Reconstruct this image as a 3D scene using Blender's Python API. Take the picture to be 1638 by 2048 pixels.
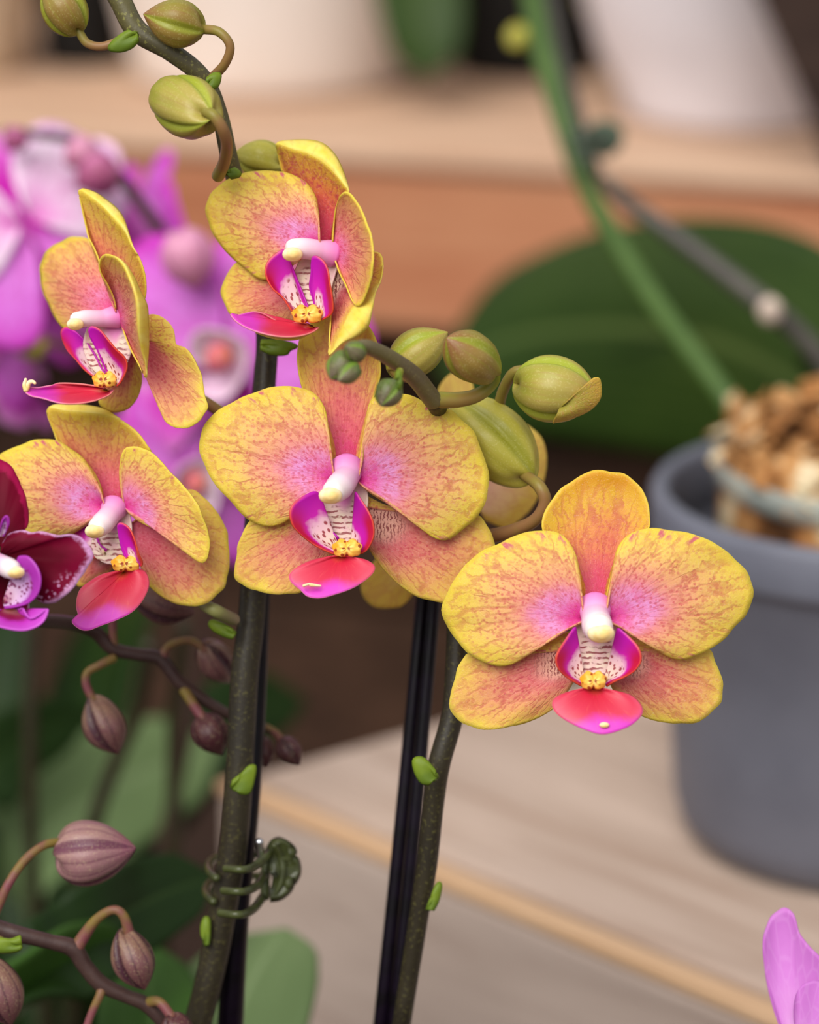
import bpy, math, random
from mathutils import Vector, Matrix
import numpy as np
random.seed(7)
for o in list(bpy.data.objects):
    bpy.data.objects.remove(o)
SC = bpy.context.scene
COL = SC.collection

# ------------------------------------------------------------------ camera
PITCH = math.radians(18.0)
CAM = Vector((0.0, 0.0, 0.60))
FPX = 6000.0                       # focal length in pixels of the 1638x2048 frame
FOCUS = 0.600
cd = bpy.data.cameras.new('camera')
cam = bpy.data.objects.new('camera', cd)
COL.objects.link(cam)
cam.location = CAM
cam.rotation_euler = (math.pi / 2 - PITCH, 0, 0)
cd.sensor_fit = 'VERTICAL'
cd.sensor_height = 36.0
cd.sensor_width = 36.0
cd.lens = 36.0 * FPX / 2048.0
cd.clip_start = 0.01
cd.dof.use_dof = True
cd.dof.focus_distance = FOCUS
cd.dof.aperture_fstop = 7.6
cd.dof.aperture_blades = 0
SC.camera = cam

# ------------------------------------------------------------------ light
def srgb(r, g, b):
    def f(c):
        c = c / 255.0
        return c / 12.92 if c <= 0.04045 else ((c + 0.055) / 1.055) ** 2.4
    return (f(r), f(g), f(b), 1.0)

w = bpy.data.worlds.new('world')
SC.world = w
w.use_nodes = True
bg = w.node_tree.nodes['Background']
bg.inputs['Color'].default_value = srgb(250, 250, 255)
bg.inputs['Strength'].default_value = 0.50
sd = bpy.data.lights.new('daylight_sun', 'SUN')
sd.energy = 2.9
sd.angle = math.radians(50)
sd.color = (1.0, 0.97, 0.93)
sun = bpy.data.objects.new('daylight_sun', sd)
COL.objects.link(sun)
sun.rotation_euler = (math.radians(38), math.radians(-22), 0)
sun.location = (-0.5, -0.5, 2)
SC.view_settings.view_transform = 'Standard'
SC.view_settings.look = 'None'
SC.view_settings.gamma = 1.0
SC.view_settings.use_curve_mapping = False
SC.view_settings.exposure = 0.40
SC.cycles.max_bounces = 5
SC.cycles.diffuse_bounces = 3
SC.cycles.glossy_bounces = 2
SC.cycles.transmission_bounces = 3
SC.cycles.transparent_max_bounces = 5
SC.cycles.use_adaptive_sampling = True
SC.cycles.adaptive_threshold = 0.06

# ------------------------------------------------------------------ geometry helpers
CP, SP = math.cos(PITCH), math.sin(PITCH)
RIGHT, FWD, UP = Vector((1, 0, 0)), Vector((0, CP, -SP)), Vector((0, SP, CP))

def P(x, y, d):
    x, y, d = float(x), float(y), float(d)
    return CAM + d * ((x - 819.0) / FPX * RIGHT + (1024.0 - y) / FPX * UP + FWD)

def G(x, y, z):
    """where the sight line of a pixel meets the height z"""
    r = (x - 819.0) / FPX * RIGHT + (1024.0 - y) / FPX * UP + FWD
    return CAM + r * ((z - CAM.z) / r.z)

def traced(d0):
    return lambda x, y, z: P(x, y, d0 + z * 1e-4)

def local(origin, right, up, face, k=1e-4):
    """a flower's own frame in tenths of a millimetre: x right, y down, z away from its face"""
    return lambda x, y, z: origin + (right * float(x) - up * float(y) - face * float(z)) * k

def cr(pts, n, closed=False):
    """Catmull-Rom through points (numpy), n samples, by index"""
    p = np.array(pts, float)
    m = len(p)
    q = np.vstack([2 * p[0] - p[1], p, 2 * p[-1] - p[-2]])
    u = np.linspace(0, m - 1, n)
    i = np.minimum(u.astype(int), m - 2)
    f = (u - i)[:, None]
    a, b, c, d = q[i], q[i + 1], q[i + 2], q[i + 3]
    return 0.5 * (2 * b + (c - a) * f + (2 * a - 5 * b + 4 * c - d) * f ** 2 + (3 * b - a - 3 * c + d) * f ** 3)

def fill_z(pts, default=0.0):
    idx = [i for i, p in enumerate(pts) if len(p) > 2]
    z = np.interp(range(len(pts)), idx, [pts[i][2] for i in idx]) if idx else [default] * len(pts)
    return [(p[0], p[1], z[i]) for i, p in enumerate(pts)]

def world_loc(o):
    v = o.location.copy()
    while o.parent:
        o = o.parent
        v += o.location
    return v

def empty(name, loc, parent=None, label=None, cat=None, group=None):
    o = bpy.data.objects.new(name, None)
    o.empty_display_size = 0.01
    COL.objects.link(o)
    o.location = Vector(loc)
    if parent:
        o.parent = parent
        o.location = Vector(loc) - world_loc(parent)
    tag(o, label, cat, group)
    return o

def tag(o, label=None, cat=None, group=None, kind=None):
    for k, v in (('label', label), ('category', cat), ('group', group), ('kind', kind)):
        if v:
            o[k] = v
    return o

def mesh(name, verts, faces, mat, parent=None, uvs=None, smooth=True, thick=None, fmat=None, offset=0.0):
    """one mesh object with its origin at its own middle"""
    V = [Vector(v) for v in verts]
    c = sum(V, Vector()) / len(V)
    me = bpy.data.meshes.new(name)
    me.from_pydata([v - c for v in V], [], faces)
    for nm, data in (uvs or {}).items():
        lay = me.uv_layers.new(name=nm)
        for lp in me.loops:
            lay.data[lp.index].uv = data[lp.vertex_index]
    for m in (mat if isinstance(mat, (list, tuple)) else [mat]):
        me.materials.append(m)
    if fmat:
        for pl in me.polygons:
            pl.material_index = fmat[pl.index]
    if smooth:
        for pl in me.polygons:
            pl.use_smooth = True
    me.update()
    o = bpy.data.objects.new(name, me)
    COL.objects.link(o)
    o.location = c
    if parent:
        o.parent = parent
        o.location = c - world_loc(parent)
    if thick:
        md = o.modifiers.new('thickness', 'SOLIDIFY')
        md.thickness = thick
        md.offset = offset
    return o

def fan(name, M, base, bnd, mat, parent, bulge=0.0, nt=84, ns=20, wave=0.0, flap=None, thick=0.0003, conv=None, pw=1.3, ph=0.0):
    """a petal: rails run out from its base to a boundary curve; flap gives rolled-over edge points by index"""
    base = tuple(base) + ((0.0,) if len(base) == 2 else ())
    if conv:
        ox, oy, k = conv
        base = (ox + base[0] * k, oy + base[1] * k, base[2])
        bnd = [(ox + p[0] * k, oy + p[1] * k) + tuple(p[2:]) for p in bnd]
        flap = {i: (ox + p[0] * k, oy + p[1] * k, p[2]) for i, p in (flap or {}).items()}
    B = fill_z(bnd, base[2])
    dense = cr(B, 400)
    seg = np.r_[0, np.cumsum(np.linalg.norm(np.diff(dense[:, :2], axis=0), axis=1))]
    L = np.linspace(0, seg[-1], nt)
    bt = np.stack([np.interp(L, seg, dense[:, k]) for k in range(3)], 1)
    verts, uv, fl = [], [], []
    b0 = np.array(base)
    if wave:                       # slightly uneven margin
        tt = np.linspace(0, 1, nt)
        jit = 0.005 * (np.sin(41 * tt + ph) + 0.7 * np.sin(67 * tt + 2 * ph + 1) + 0.5 * np.sin(103 * tt)) * np.sin(np.pi * tt)
        bt[:, :2] += (bt[:, :2] - b0[:2]) * jit[:, None]
    for j in range(ns + 1):
        s = j / ns
        s2 = s ** 0.85
        for i in range(nt):
            t = i / (nt - 1)
            x, y = b0[:2] + (bt[i, :2] - b0[:2]) * s2
            z = b0[2] + (bt[i, 2] - b0[2]) * s2 ** pw - bulge * 4 * s2 * (1 - s2)
            z += wave * s2 ** 3 * (math.sin(t * 17 + ph) + 0.6 * math.sin(t * 31 + 2 + ph * 2)) * math.sin(math.pi * t) ** 0.5
            verts.append(M(x, y, z))
            uv.append((t, s2))
            fl.append((x / 100.0, y / 100.0))
    faces, fm = [], []
    for j in range(ns):
        for i in range(nt - 1):
            a = j * nt + i
            faces.append((a, a + nt, a + nt + 1, a + 1) if j else (a, a + nt, a + nt + 1))
            fm.append(0)
    if flap:
        F = [flap.get(i, B[i]) for i in range(len(B))]
        fd = cr(F, 400)
        ft = np.stack([np.interp(L, seg, fd[:, k]) for k in range(3)], 1)
        rows = 5
        top = ns * nt
        for r in range(1, rows + 1):
            f = r / rows
            for i in range(nt):
                p = bt[i] + (ft[i] - bt[i]) * f
                w_ = np.linalg.norm(ft[i, :2] - bt[i, :2])
                verts.append(M(p[0], p[1], p[2] - 0.35 * w_ * math.sin(math.pi * f) ** 0.8))
                uv.append((i / (nt - 1), 1.0 + f))
                fl.append((p[0] / 100.0, p[1] / 100.0))
        for r in range(rows):
            for i in range(nt - 1):
                if max(np.linalg.norm(ft[i, :2] - bt[i, :2]), np.linalg.norm(ft[i + 1, :2] - bt[i + 1, :2])) < 1.0:
                    continue
                a = top + r * nt + i
                faces.append((a, a + nt, a + nt + 1, a + 1))
                fm.append(1)
    # drop vertices no face uses
    used = sorted({v for f in faces for v in f})
    remap = {v: k for k, v in enumerate(used)}
    faces = [tuple(remap[v] for v in f) for f in faces]
    verts = [verts[v] for v in used]
    mats = [mat, MAT['petal_back']] if flap else [mat]
    return mesh(name, verts, faces, mats, parent, {'UVMap': [uv[v] for v in used], 'flat': [fl[v] for v in used]},
                thick=thick, fmat=fm if flap else None)

def tube(name, pts, radii, mat, parent=None, n=None, seg=14, squash=1.0, rib=0.0, ribs=3):
    """pts are world points; radii in metres; rounded ends"""
    n = n or max(12, len(pts) * 8)
    p = cr([tuple(q) for q in pts], n)
    r = np.interp(np.linspace(0, 1, n), np.linspace(0, 1, len(radii)), radii)
    T = np.gradient(p, axis=0)
    T /= np.linalg.norm(T, axis=1)[:, None] + 1e-12
    ref = np.array(FWD) if abs(T[0] @ np.array(FWD)) < 0.9 else np.array(UP)
    u = np.cross(T[0], ref); u /= np.linalg.norm(u)
    verts, uv, faces = [], [], []
    length = np.r_[0, np.cumsum(np.linalg.norm(np.diff(p, axis=0), axis=1))]
    rows = []
    # rounded caps as extra rings
    ring = [(p[0] - T[0] * r[0] * 0.6, 0.35 * r[0], 0), (p[0] - T[0] * r[0] * 0.4, 0.75 * r[0], 0)]
    ring += [(p[i], r[i], i) for i in range(n)]
    ring += [(p[-1] + T[-1] * r[-1] * 0.4, 0.75 * r[-1], n - 1), (p[-1] + T[-1] * r[-1] * 0.6, 0.35 * r[-1], n - 1)]
    for c, rad, i in ring:
        u = u - T[i] * (u @ T[i]); u /= np.linalg.norm(u)
        v = np.cross(T[i], u)
        for k in range(seg):
            a = 2 * math.pi * k / seg
            rr = rad * (1 + rib * math.cos(ribs * a))
            verts.append(Vector(c + u * math.cos(a) * rr + v * math.sin(a) * rr * squash))
            uv.append((k / seg, length[i] * 100))
    m = len(ring)
    for j in range(m - 1):
        for k in range(seg):
            a, b = j * seg + k, j * seg + (k + 1) % seg
            faces.append((a, b, b + seg, a + seg))
    faces.append(tuple(reversed(range(seg))))
    faces.append(tuple(range((m - 1) * seg, m * seg)))
    return mesh(name, verts, faces, mat, parent, {'UVMap': uv})

def ptube(name, pts, radii, mat, parent=None, **k):
    """pts as (px, py, depth), radii in pixels at their depth"""
    ds = [q[2] for q in pts]
    rr = np.interp(np.linspace(0, 1, len(pts)), np.linspace(0, 1, len(radii)), radii)
    return tube(name, [P(*q) for q in pts], [rr[i] * ds[i] / FPX for i in range(len(pts))], mat, parent, **k)

def blob(name, c, axes, mat, parent=None, nu=24, nv=14, bump=None):
    """an ellipsoid with axes as world vectors, shaped by bump(theta, phi)"""
    verts, faces, uv = [], [], []
    for j in range(nv + 1):
        ph = math.pi * j / nv
        for i in range(nu):
            th = 2 * math.pi * i / nu
            f = bump(th, ph) if bump else 1.0
            verts.append(c + f * (axes[0] * math.sin(ph) * math.cos(th) + axes[1] * math.sin(ph) * math.sin(th) + axes[2] * math.cos(ph)))
            uv.append((i / nu, j / nv))
    for j in range(nv):
        for i in range(nu):
            a, b = j * nu + i, j * nu + (i + 1) % nu
            faces.append((a, a + nu, b + nu, b))
    return mesh(name, verts, faces, mat, parent, {'UVMap': uv})

def bud(name, base, tip, radius, mat, parent, spin=0.0, point=0.35, fat=0.42, lobes=3, groove=0.20, bend=None, flat=1.0, ridge=0.012):
    """a flower bud from base to tip (world points): closed sepals with seams between them"""
    A = tip - base
    Ln = A.length
    a = A.normalized()
    ref = FWD if abs(a.dot(FWD)) < 0.85 else UP
    u = a.cross(ref).normalized()
    v = a.cross(u).normalized()
    nu, nv = 60, 30
    verts, faces, uv = [], [], []
    for j in range(nv + 1):
        x = j / nv
        x = 0.5 - 0.5 * math.cos(math.pi * x)
        # full near the base, drawn out to the tip
        e = math.log(0.5) / math.log(fat)
        pr = math.sin(math.pi * x ** e) ** (0.42 + (0.16 + point * 0.9) * x) if 0 < x < 1 else 0.0
        dent = 0.06 * math.exp(-(x / 0.10) ** 2)
        for i in range(nu):
            th = 2 * math.pi * i / nu
            k = (th - spin) * lobes / (2 * math.pi)
            f = abs(k - round(k)) * 2 * math.pi / lobes        # angle from the nearest seam
            seam = math.exp(-(f / 0.13) ** 2)
            puff = math.cos((math.pi / lobes - f)) if lobes > 2 else 1
            rr = radius * pr * (0.94 + 0.10 * puff - groove * seam * (1 - 0.3 * x))
            rr *= 1 + 0.015 * math.sin(th * 2 + x * 9) + ridge * math.cos(lobes * 4 * (th - spin))
            bx = (bend or Vector()) * math.sin(math.pi * x)
            lip_ = 0.05 * Ln * math.cos(lobes * (th - spin) + math.pi) * (1 - x) ** 4
            verts.append(base + a * (x * Ln - dent * Ln * 0 + lip_) + u * math.cos(th) * rr + v * math.sin(th) * rr * flat + bx)
            uv.append((f * lobes / math.pi, x))
    for j in range(nv):
        for i in range(nu):
            p, q = j * nu + i, j * nu + (i + 1) % nu
            faces.append((p, q, q + nu, p + nu))
    return mesh(name, verts, faces, mat, parent, {'UVMap': uv})

def leaf(name, mid, width, mat, parent=None, fold=0.25, thick=0.0016, side=None, nl=40, nc=12):
    """a strap leaf: mid = world points, width = half widths in metres, side = direction across"""
    m = cr([tuple(q) for q in mid], nl)
    # rounded outline: widths follow a smooth curve and close at both ends
    wd = cr([(x_,) for x_ in width], nl)[:, 0]
    T = np.gradient(m, axis=0)
    T /= np.linalg.norm(T, axis=1)[:, None]
    sd_ = np.array(side if side is not None else RIGHT)
    verts, faces, uv = [], [], []
    for i in range(nl):
        x = i / (nl - 1)
        s_ = sd_ - T[i] * (sd_ @ T[i]); s_ /= np.linalg.norm(s_)
        nrm = np.cross(s_, T[i])
        if nrm @ np.array((0, 0, 1.0)) < 0:
            nrm = -nrm
        wi = max(wd[i], 0.0002)
        for k in range(nc + 1):
            c = -1 + 2 * k / nc
            lift = fold * (abs(c) ** 1.4) * wi - 0.05 * wi * math.exp(-(c / 0.12) ** 2)
            verts.append(Vector(m[i] + s_ * c * wi + nrm * lift))
            uv.append((0.5 + 0.5 * c, x))
    for i in range(nl - 1):
        for k in range(nc):
            a = i * (nc + 1) + k
            faces.append((a, a + 1, a + nc + 2, a + nc + 1))
    return mesh(name, verts, faces, mat, parent, {'UVMap': uv}, thick=thick)

def round_w(wmax, n=9, tip=0.55, base=0.35):
    """half widths of an oblong leaf"""
    out = []
    for i in range(n):
        x = i / (n - 1)
        out.append(wmax * max(0.0, math.sin(math.pi * min(1, (x * (1 - 0.0)))) ) ** 0.5 if 0 < x < 1 else 0.0)
    out[0] = wmax * base
    return out

def lathe(name, prof, c, mat, parent=None, seg=72, smooth=True, lean=None):
    verts, faces, uv = [], [], []
    for j, (r, z) in enumerate(prof):
        for i in range(seg):
            a = 2 * math.pi * i / seg
            v = Vector((r * math.cos(a), r * math.sin(a), z))
            if lean:
                v = lean @ v
            verts.append(Vector(c) + v)
            uv.append((i / seg, z))
    for j in range(len(prof) - 1):
        for i in range(seg):
            a, b = j * seg + i, j * seg + (i + 1) % seg
            faces.append((a, b, b + seg, a + seg))
    return mesh(name, verts, faces, mat, parent, {'UVMap': uv}, smooth=smooth)

def prism(name, poly, z0, z1, mat, parent=None, bevel=0.002):
    """a board: polygon in plan between two heights, edges eased"""
    n = len(poly)
    verts = [Vector((p[0], p[1], z0)) for p in poly] + [Vector((p[0], p[1], z1)) for p in poly]
    faces = [tuple(reversed(range(n))), tuple(range(n, 2 * n))]
    for i in range(n):
        k = (i + 1) % n
        faces.append((i, k, k + n, i + n))
    o = mesh(name, verts, faces, mat, parent, smooth=False)
    md = o.modifiers.new('eased', 'BEVEL')
    md.width = bevel
    md.segments = 3
    return o

# ------------------------------------------------------------------ material helpers
class N:
    def __init__(self, name, rough=0.5, spec=0.3):
        self.m = bpy.data.materials.new(name)
        self.m.use_nodes = True
        self.t = self.m.node_tree
        self.b = self.t.nodes['Principled BSDF']
        self.b.inputs['Roughness'].default_value = rough
        self.b.inputs['Specular IOR Level'].default_value = spec
    def put(self, node, sock, v):
        s = node.inputs[sock]
        if isinstance(v, bpy.types.NodeSocket):
            self.t.links.new(v, s)
        else:
            s.default_value = v
    def new(self, kind, **ins):
        n = self.t.nodes.new(kind)
        return n
    def uv(self, layer='UVMap'):
        n = self.new('ShaderNodeUVMap'); n.uv_map = layer
        return n.outputs[0]
    def obj(self):
        return self.new('ShaderNodeTexCoord').outputs['Object']
    def rnd(self):
        return self.new('ShaderNodeObjectInfo').outputs['Random']
    def sep(self, v):
        n = self.new('ShaderNodeSeparateXYZ'); self.put(n, 0, v)
        return n.outputs[0], n.outputs[1], n.outputs[2]
    def comb(self, x=0.0, y=0.0, z=0.0):
        n = self.new('ShaderNodeCombineXYZ')
        for i, v in enumerate((x, y, z)):
            self.put(n, i, v)
        return n.outputs[0]
    def math(self, op, a, b=0.0, c=0.0, clamp=False):
        n = self.new('ShaderNodeMath'); n.operation = op; n.use_clamp = clamp
        self.put(n, 0, a); self.put(n, 1, b)
        if op in ('MULTIPLY_ADD', 'SMOOTH_MIN'):
            self.put(n, 2, c)
        return n.outputs[0]
    def step(self, v, a, b, lo=0.0, hi=1.0):
        n = self.new('ShaderNodeMapRange'); n.interpolation_type = 'SMOOTHSTEP'
        self.put(n, 0, v); self.put(n, 1, a); self.put(n, 2, b); self.put(n, 3, lo); self.put(n, 4, hi)
        return n.outputs[0]
    def noise(self, vec, scale, detail=3.0, rough=0.55, dist=0.0):
        n = self.new('ShaderNodeTexNoise')
        self.put(n, 'Vector', vec); self.put(n, 'Scale', scale); self.put(n, 'Detail', detail)
        self.put(n, 'Roughness', rough); self.put(n, 'Distortion', dist)
        return n.outputs[0]
    def vor(self, vec, scale, feature='F1', rnd=1.0):
        n = self.new('ShaderNodeTexVoronoi'); n.feature = feature
        self.put(n, 'Vector', vec); self.put(n, 'Scale', scale); self.put(n, 'Randomness', rnd)
        return n.outputs['Distance']
    def ramp(self, f, stops, interp='LINEAR'):
        n = self.new('ShaderNodeValToRGB')
        n.color_ramp.interpolation = interp
        e = n.color_ramp.elements
        while len(e) < len(stops):
            e.new(0.5)
        for i, (p, c) in enumerate(stops):
            e[i].position = p
            e[i].color = c if isinstance(c, tuple) and len(c) == 4 else ((c, c, c, 1) if not isinstance(c, tuple) else srgb(*c))
        self.put(n, 0, f)
        return n.outputs[0]
    def mix(self, f, a, b):
        n = self.new('ShaderNodeMix'); n.data_type = 'RGBA'
        self.put(n, 0, f)
        self.put(n, 6, srgb(*a) if isinstance(a, tuple) else a)
        self.put(n, 7, srgb(*b) if isinstance(b, tuple) else b)
        return n.outputs[2]
    def bump(self, h, strength=0.3, dist=0.001):
        n = self.new('ShaderNodeBump')
        self.put(n, 'Height', h); self.put(n, 'Strength', strength); self.put(n, 'Distance', dist)
        self.put(self.b, 'Normal', n.outputs[0])
        return n.outputs[0]
    def done(self, col, trans=0.0):
        col = srgb(*col) if isinstance(col, tuple) else col
        self.put(self.b, 'Base Color', col)
        if trans:
            tr = self.new('ShaderNodeBsdfTranslucent')
            self.put(tr, 'Color', col)
            mx = self.new('ShaderNodeMixShader')
            self.put(mx, 0, trans)
            self.t.links.new(self.b.outputs[0], mx.inputs[1])
            self.t.links.new(tr.outputs[0], mx.inputs[2])
            out = self.t.nodes['Material Output']
            self.t.links.new(mx.outputs[0], out.inputs[0])
        return self.m

MAT = {}

def petal_mat(name, stops, spot=(198, 66, 84), spot_amt=0.7, vein=(194, 84, 78), vein_amt=0.55, lav=0.0, blotch=False,
              side=None, stripes=False, edge=(236, 214, 84), spot_ramp=((0.0, 0.3), (0.25, 0.9), (0.6, 0.85), (0.85, 0.45), (1.0, 0.1)),
              amber=None):
    n = N(name, rough=0.45, spec=0.18)
    uv, fl = n.uv(), n.uv('flat')
    t, s, _ = n.sep(uv)
    r = n.rnd()
    off = n.math('MULTIPLY', r, 37.0)
    fx, fy, _ = n.sep(fl)
    flat = n.comb(fx, fy, off)
    big = n.noise(flat, 1.6, 3)
    fine = n.noise(flat, 14, 3, 0.6)
    s2 = n.math('ADD', s, n.math('MULTIPLY', n.math('SUBTRACT', big, 0.5), 0.34))
    s2 = n.math('ADD', s2, n.math('MULTIPLY', n.math('SUBTRACT', fine, 0.5), 0.16))
    col = n.ramp(s2, stops)
    if side:                       # the half along one edge carries another tint
        f = n.step(n.math('ADD', t, n.math('MULTIPLY', n.math('SUBTRACT', big, 0.5), 0.25)), side[0], side[1])
        f = n.math('MULTIPLY', f, n.step(s, 0.35, 0.6))
        col = n.mix(n.math('MULTIPLY', f, side[3]), col, side[2])
    if lav:
        g = n.math('SUBTRACT', s, 0.27)
        g = n.math('MULTIPLY', n.math('MULTIPLY', g, g), -80.0)
        g = n.math('POWER', 2.718, g)
        h = n.math('SUBTRACT', t, 0.52)
        h = n.math('POWER', 2.718, n.math('MULTIPLY', n.math('MULTIPLY', h, h), -7.0))
        g = n.math('MULTIPLY', n.math('MULTIPLY', g, h), n.step(n.noise(flat, 5, 4, 0.7), 0.30, 0.62))
        col = n.mix(n.math('MULTIPLY', g, lav), col, (230, 158, 214))
    # speckles, in rows along the veins
    wob = n.noise(flat, 7, 2)
    pol = n.comb(n.math('MULTIPLY_ADD', t, 52.0, n.math('MULTIPLY', wob, 1.4)), n.math('MULTIPLY_ADD', s, 17.0, off), off)
    d1 = n.vor(flat, 10.5)
    d2 = n.vor(pol, 1.0)
    sp = n.math('MAXIMUM', n.step(d1, 0.42, 0.20), n.math('MULTIPLY', n.step(d2, 0.46, 0.20), 0.75))
    sp = n.math('MULTIPLY', sp, n.step(n.noise(flat, 3.2, 4, 0.7), 0.24, 0.52))
    sp = n.math('MULTIPLY', sp, n.ramp(s2, spot_ramp))
    col = n.mix(n.math('MULTIPLY', sp, spot_amt), col, spot)
    # netted veins drawn out along the petal
    vv = n.comb(n.math('MULTIPLY_ADD', t, 27.0, n.math('MULTIPLY', wob, 0.9)), n.math('MULTIPLY_ADD', s, 3.2, n.math('MULTIPLY', wob, 0.5)), off)
    ve = n.step(n.vor(vv, 1.0, 'DISTANCE_TO_EDGE'), 0.13, 0.02)
    ve = n.math('MULTIPLY', ve, n.step(n.noise(flat, 4.0, 3), 0.26, 0.60))
    ve = n.math('MULTIPLY', ve, n.ramp(s, ((0.0, 0.1), (0.35, 0.5), (0.7, 1.0), (0.93, 0.7), (1.0, 0.1))))
    col = n.mix(n.math('MULTIPLY', ve, vein_amt), col, vein)
    if blotch:                     # magenta flecks along the upper edge
        st = n.noise(n.comb(n.math('MULTIPLY', t, 46.0), n.math('MULTIPLY', s, 5.0), off), 1.0, 2)
        st = n.math('MULTIPLY', n.step(st, 0.55, 0.68), n.step(s, 0.86, 0.95))
        st = n.math('MULTIPLY', st, n.math('MULTIPLY', n.step(t, 0.10, 0.18), n.step(t, 0.46, 0.36)))
        lo = n.math('MULTIPLY', n.step(n.noise(n.comb(n.math('MULTIPLY', t, 60.0), 0.0, off), 1.0, 1), 0.58, 0.68),
                    n.math('MULTIPLY', n.step(s, 0.90, 0.96), n.math('MULTIPLY', n.step(t, 0.64, 0.70), n.step(t, 0.92, 0.86))))
        st = n.math('MAXIMUM', st, n.math('MULTIPLY', lo, 0.7))
        col = n.mix(n.math('MULTIPLY', st, 0.8), col, (198, 62, 118))
    if stripes:                    # cream claw barred with dark red
        z = n.step(s, 0.46, 0.28)
        z = n.math('MULTIPLY', z, n.step(t, stripes[0], stripes[1]))
        col = n.mix(n.math('MULTIPLY', z, 0.55), col, (236, 206, 170))
        w_ = n.new('ShaderNodeTexWave'); w_.wave_type = 'BANDS'
        n.put(w_, 'Vector', n.comb(fx, fy, 0.0)); n.put(w_, 'Scale', 4.6); n.put(w_, 'Distortion', 7.0); n.put(w_, 'Detail', 2.0); n.put(w_, 'Detail Scale', 2.2)
        bars = n.math('MULTIPLY', n.math('MULTIPLY', n.step(w_.outputs[1], 0.58, 0.75), z), n.step(n.noise(flat, 8, 2), 0.35, 0.5, 0.0, 0.85))
        col = n.mix(bars, col, (122, 24, 40))
    if amber:
        a = n.math('MULTIPLY', n.step(s, 0.80, 0.97), n.math('MULTIPLY', n.step(t, 0.32, 0.48), n.step(t, 0.70, 0.55)))
        col = n.mix(n.math('MULTIPLY', a, 0.85), col, amber)
    e = n.step(n.math('ADD', s, n.math('MULTIPLY', n.math('SUBTRACT', fine, 0.5), 0.02)), 0.972, 0.998)
    col = n.mix(n.math('MULTIPLY', e, 0.6), col, edge)
    # pale sparkling cells
    gl = n.step(n.noise(flat, 40, 1), 0.60, 0.74)
    col = n.mix(n.math('MULTIPLY', gl, 0.16), col, (255, 232, 225))
    n.bump(n.math('ADD', n.math('MULTIPLY', n.noise(flat, 30, 2), 0.5), n.math('MULTIPLY', ve, -0.6)), 0.35, 0.0004)
    return n.done(col, 0.22)

YST = ((0.0, (216, 46, 140)), (0.12, (222, 78, 160)), (0.28, (230, 126, 164)), (0.44, (232, 150, 134)),
       (0.62, (234, 178, 116)), (0.80, (232, 198, 96)), (1.0, (230, 204, 70)))
MAT['petal_yellow'] = petal_mat('petal_yellow', YST, lav=0.9, blotch=True)
MAT['dorsal'] = petal_mat('dorsal', ((0.0, (212, 44, 118)), (0.25, (216, 72, 116)), (0.48, (226, 124, 108)), (0.68, (230, 162, 98)),
                                     (0.85, (230, 186, 88)), (1.0, (230, 196, 66))), spot_amt=0.8,
                          spot_ramp=((0.0, 0.7), (0.3, 1.0), (0.6, 0.7), (0.85, 0.3), (1.0, 0.0)))
MAT['dorsal_amber'] = petal_mat('dorsal_amber', ((0.0, (212, 44, 118)), (0.25, (214, 76, 108)), (0.48, (220, 122, 88)), (0.68, (224, 158, 74)),
                                     (0.85, (224, 176, 62)), (1.0, (226, 186, 54))), amber=(206, 138, 10),
                          spot_ramp=((0.0, 0.7), (0.3, 0.9), (0.6, 0.6), (0.85, 0.3), (1.0, 0.0)))
LST = ((0.0, (214, 100, 128)), (0.3, (212, 96, 112)), (0.55, (220, 132, 112)), (0.76, (228, 164, 106)), (0.92, (230, 188, 92)), (1.0, (232, 206, 80)))
MAT['lateral'] = petal_mat('lateral', LST, side=(0.46, 0.28, (228, 198, 84), 0.95), stripes=(0.02, 0.10), spot_amt=0.75,
                           spot_ramp=((0.0, 0.8), (0.3, 1.0), (0.6, 0.9), (0.85, 0.4), (1.0, 0.0)))
MAT['lateral_plain'] = petal_mat('lateral_plain', LST, side=(0.46, 0.28, (228, 198, 84), 0.95), spot_amt=0.75,
                           spot_ramp=((0.0, 0.8), (0.3, 1.0), (0.6, 0.9), (0.85, 0.4), (1.0, 0.0)))
MAT['lateral_pale'] = petal_mat('lateral_pale', ((0.0, (240, 214, 190)), (0.3, (226, 150, 150)), (0.55, (218, 110, 110)), (0.8, (228, 150, 110)), (1.0, (238, 206, 84))), stripes=(0.0, 0.05))

MAT['petal_salmon'] = petal_mat('petal_salmon', ((0.0, (216, 46, 130)), (0.12, (222, 78, 140)), (0.3, (228, 116, 140)), (0.55, (230, 146, 122)),
       (0.82, (234, 172, 110)), (0.95, (234, 190, 92)), (1.0, (232, 204, 70))), lav=0.4)
MAT['dorsal_red'] = petal_mat('dorsal_red', ((0.0, (208, 40, 100)), (0.3, (210, 64, 92)), (0.55, (218, 100, 84)), (0.78, (226, 142, 74)), (0.94, (230, 176, 70)), (1.0, (230, 196, 66))), spot_amt=0.85,
                          spot_ramp=((0.0, 0.7), (0.3, 1.0), (0.6, 1.0), (0.85, 0.8), (1.0, 0.3)))

def back_mat():
    n = N('petal_back', 0.45, 0.3)
    fl = n.uv('flat')
    t, s, _ = n.sep(n.uv())
    v = n.step(n.noise(n.comb(n.math('MULTIPLY', t, 60.0), n.math('MULTIPLY', s, 2.0), 0.0), 1.0, 2), 0.5, 0.75)
    c = n.ramp(n.noise(fl, 3, 2), ((0.3, (236, 208, 70)), (0.7, (244, 226, 120))))
    c = n.mix(n.math('MULTIPLY', v, 0.25), c, (222, 150, 90))
    return n.done(c, 0.2)
MAT['petal_back'] = back_mat()

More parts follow.
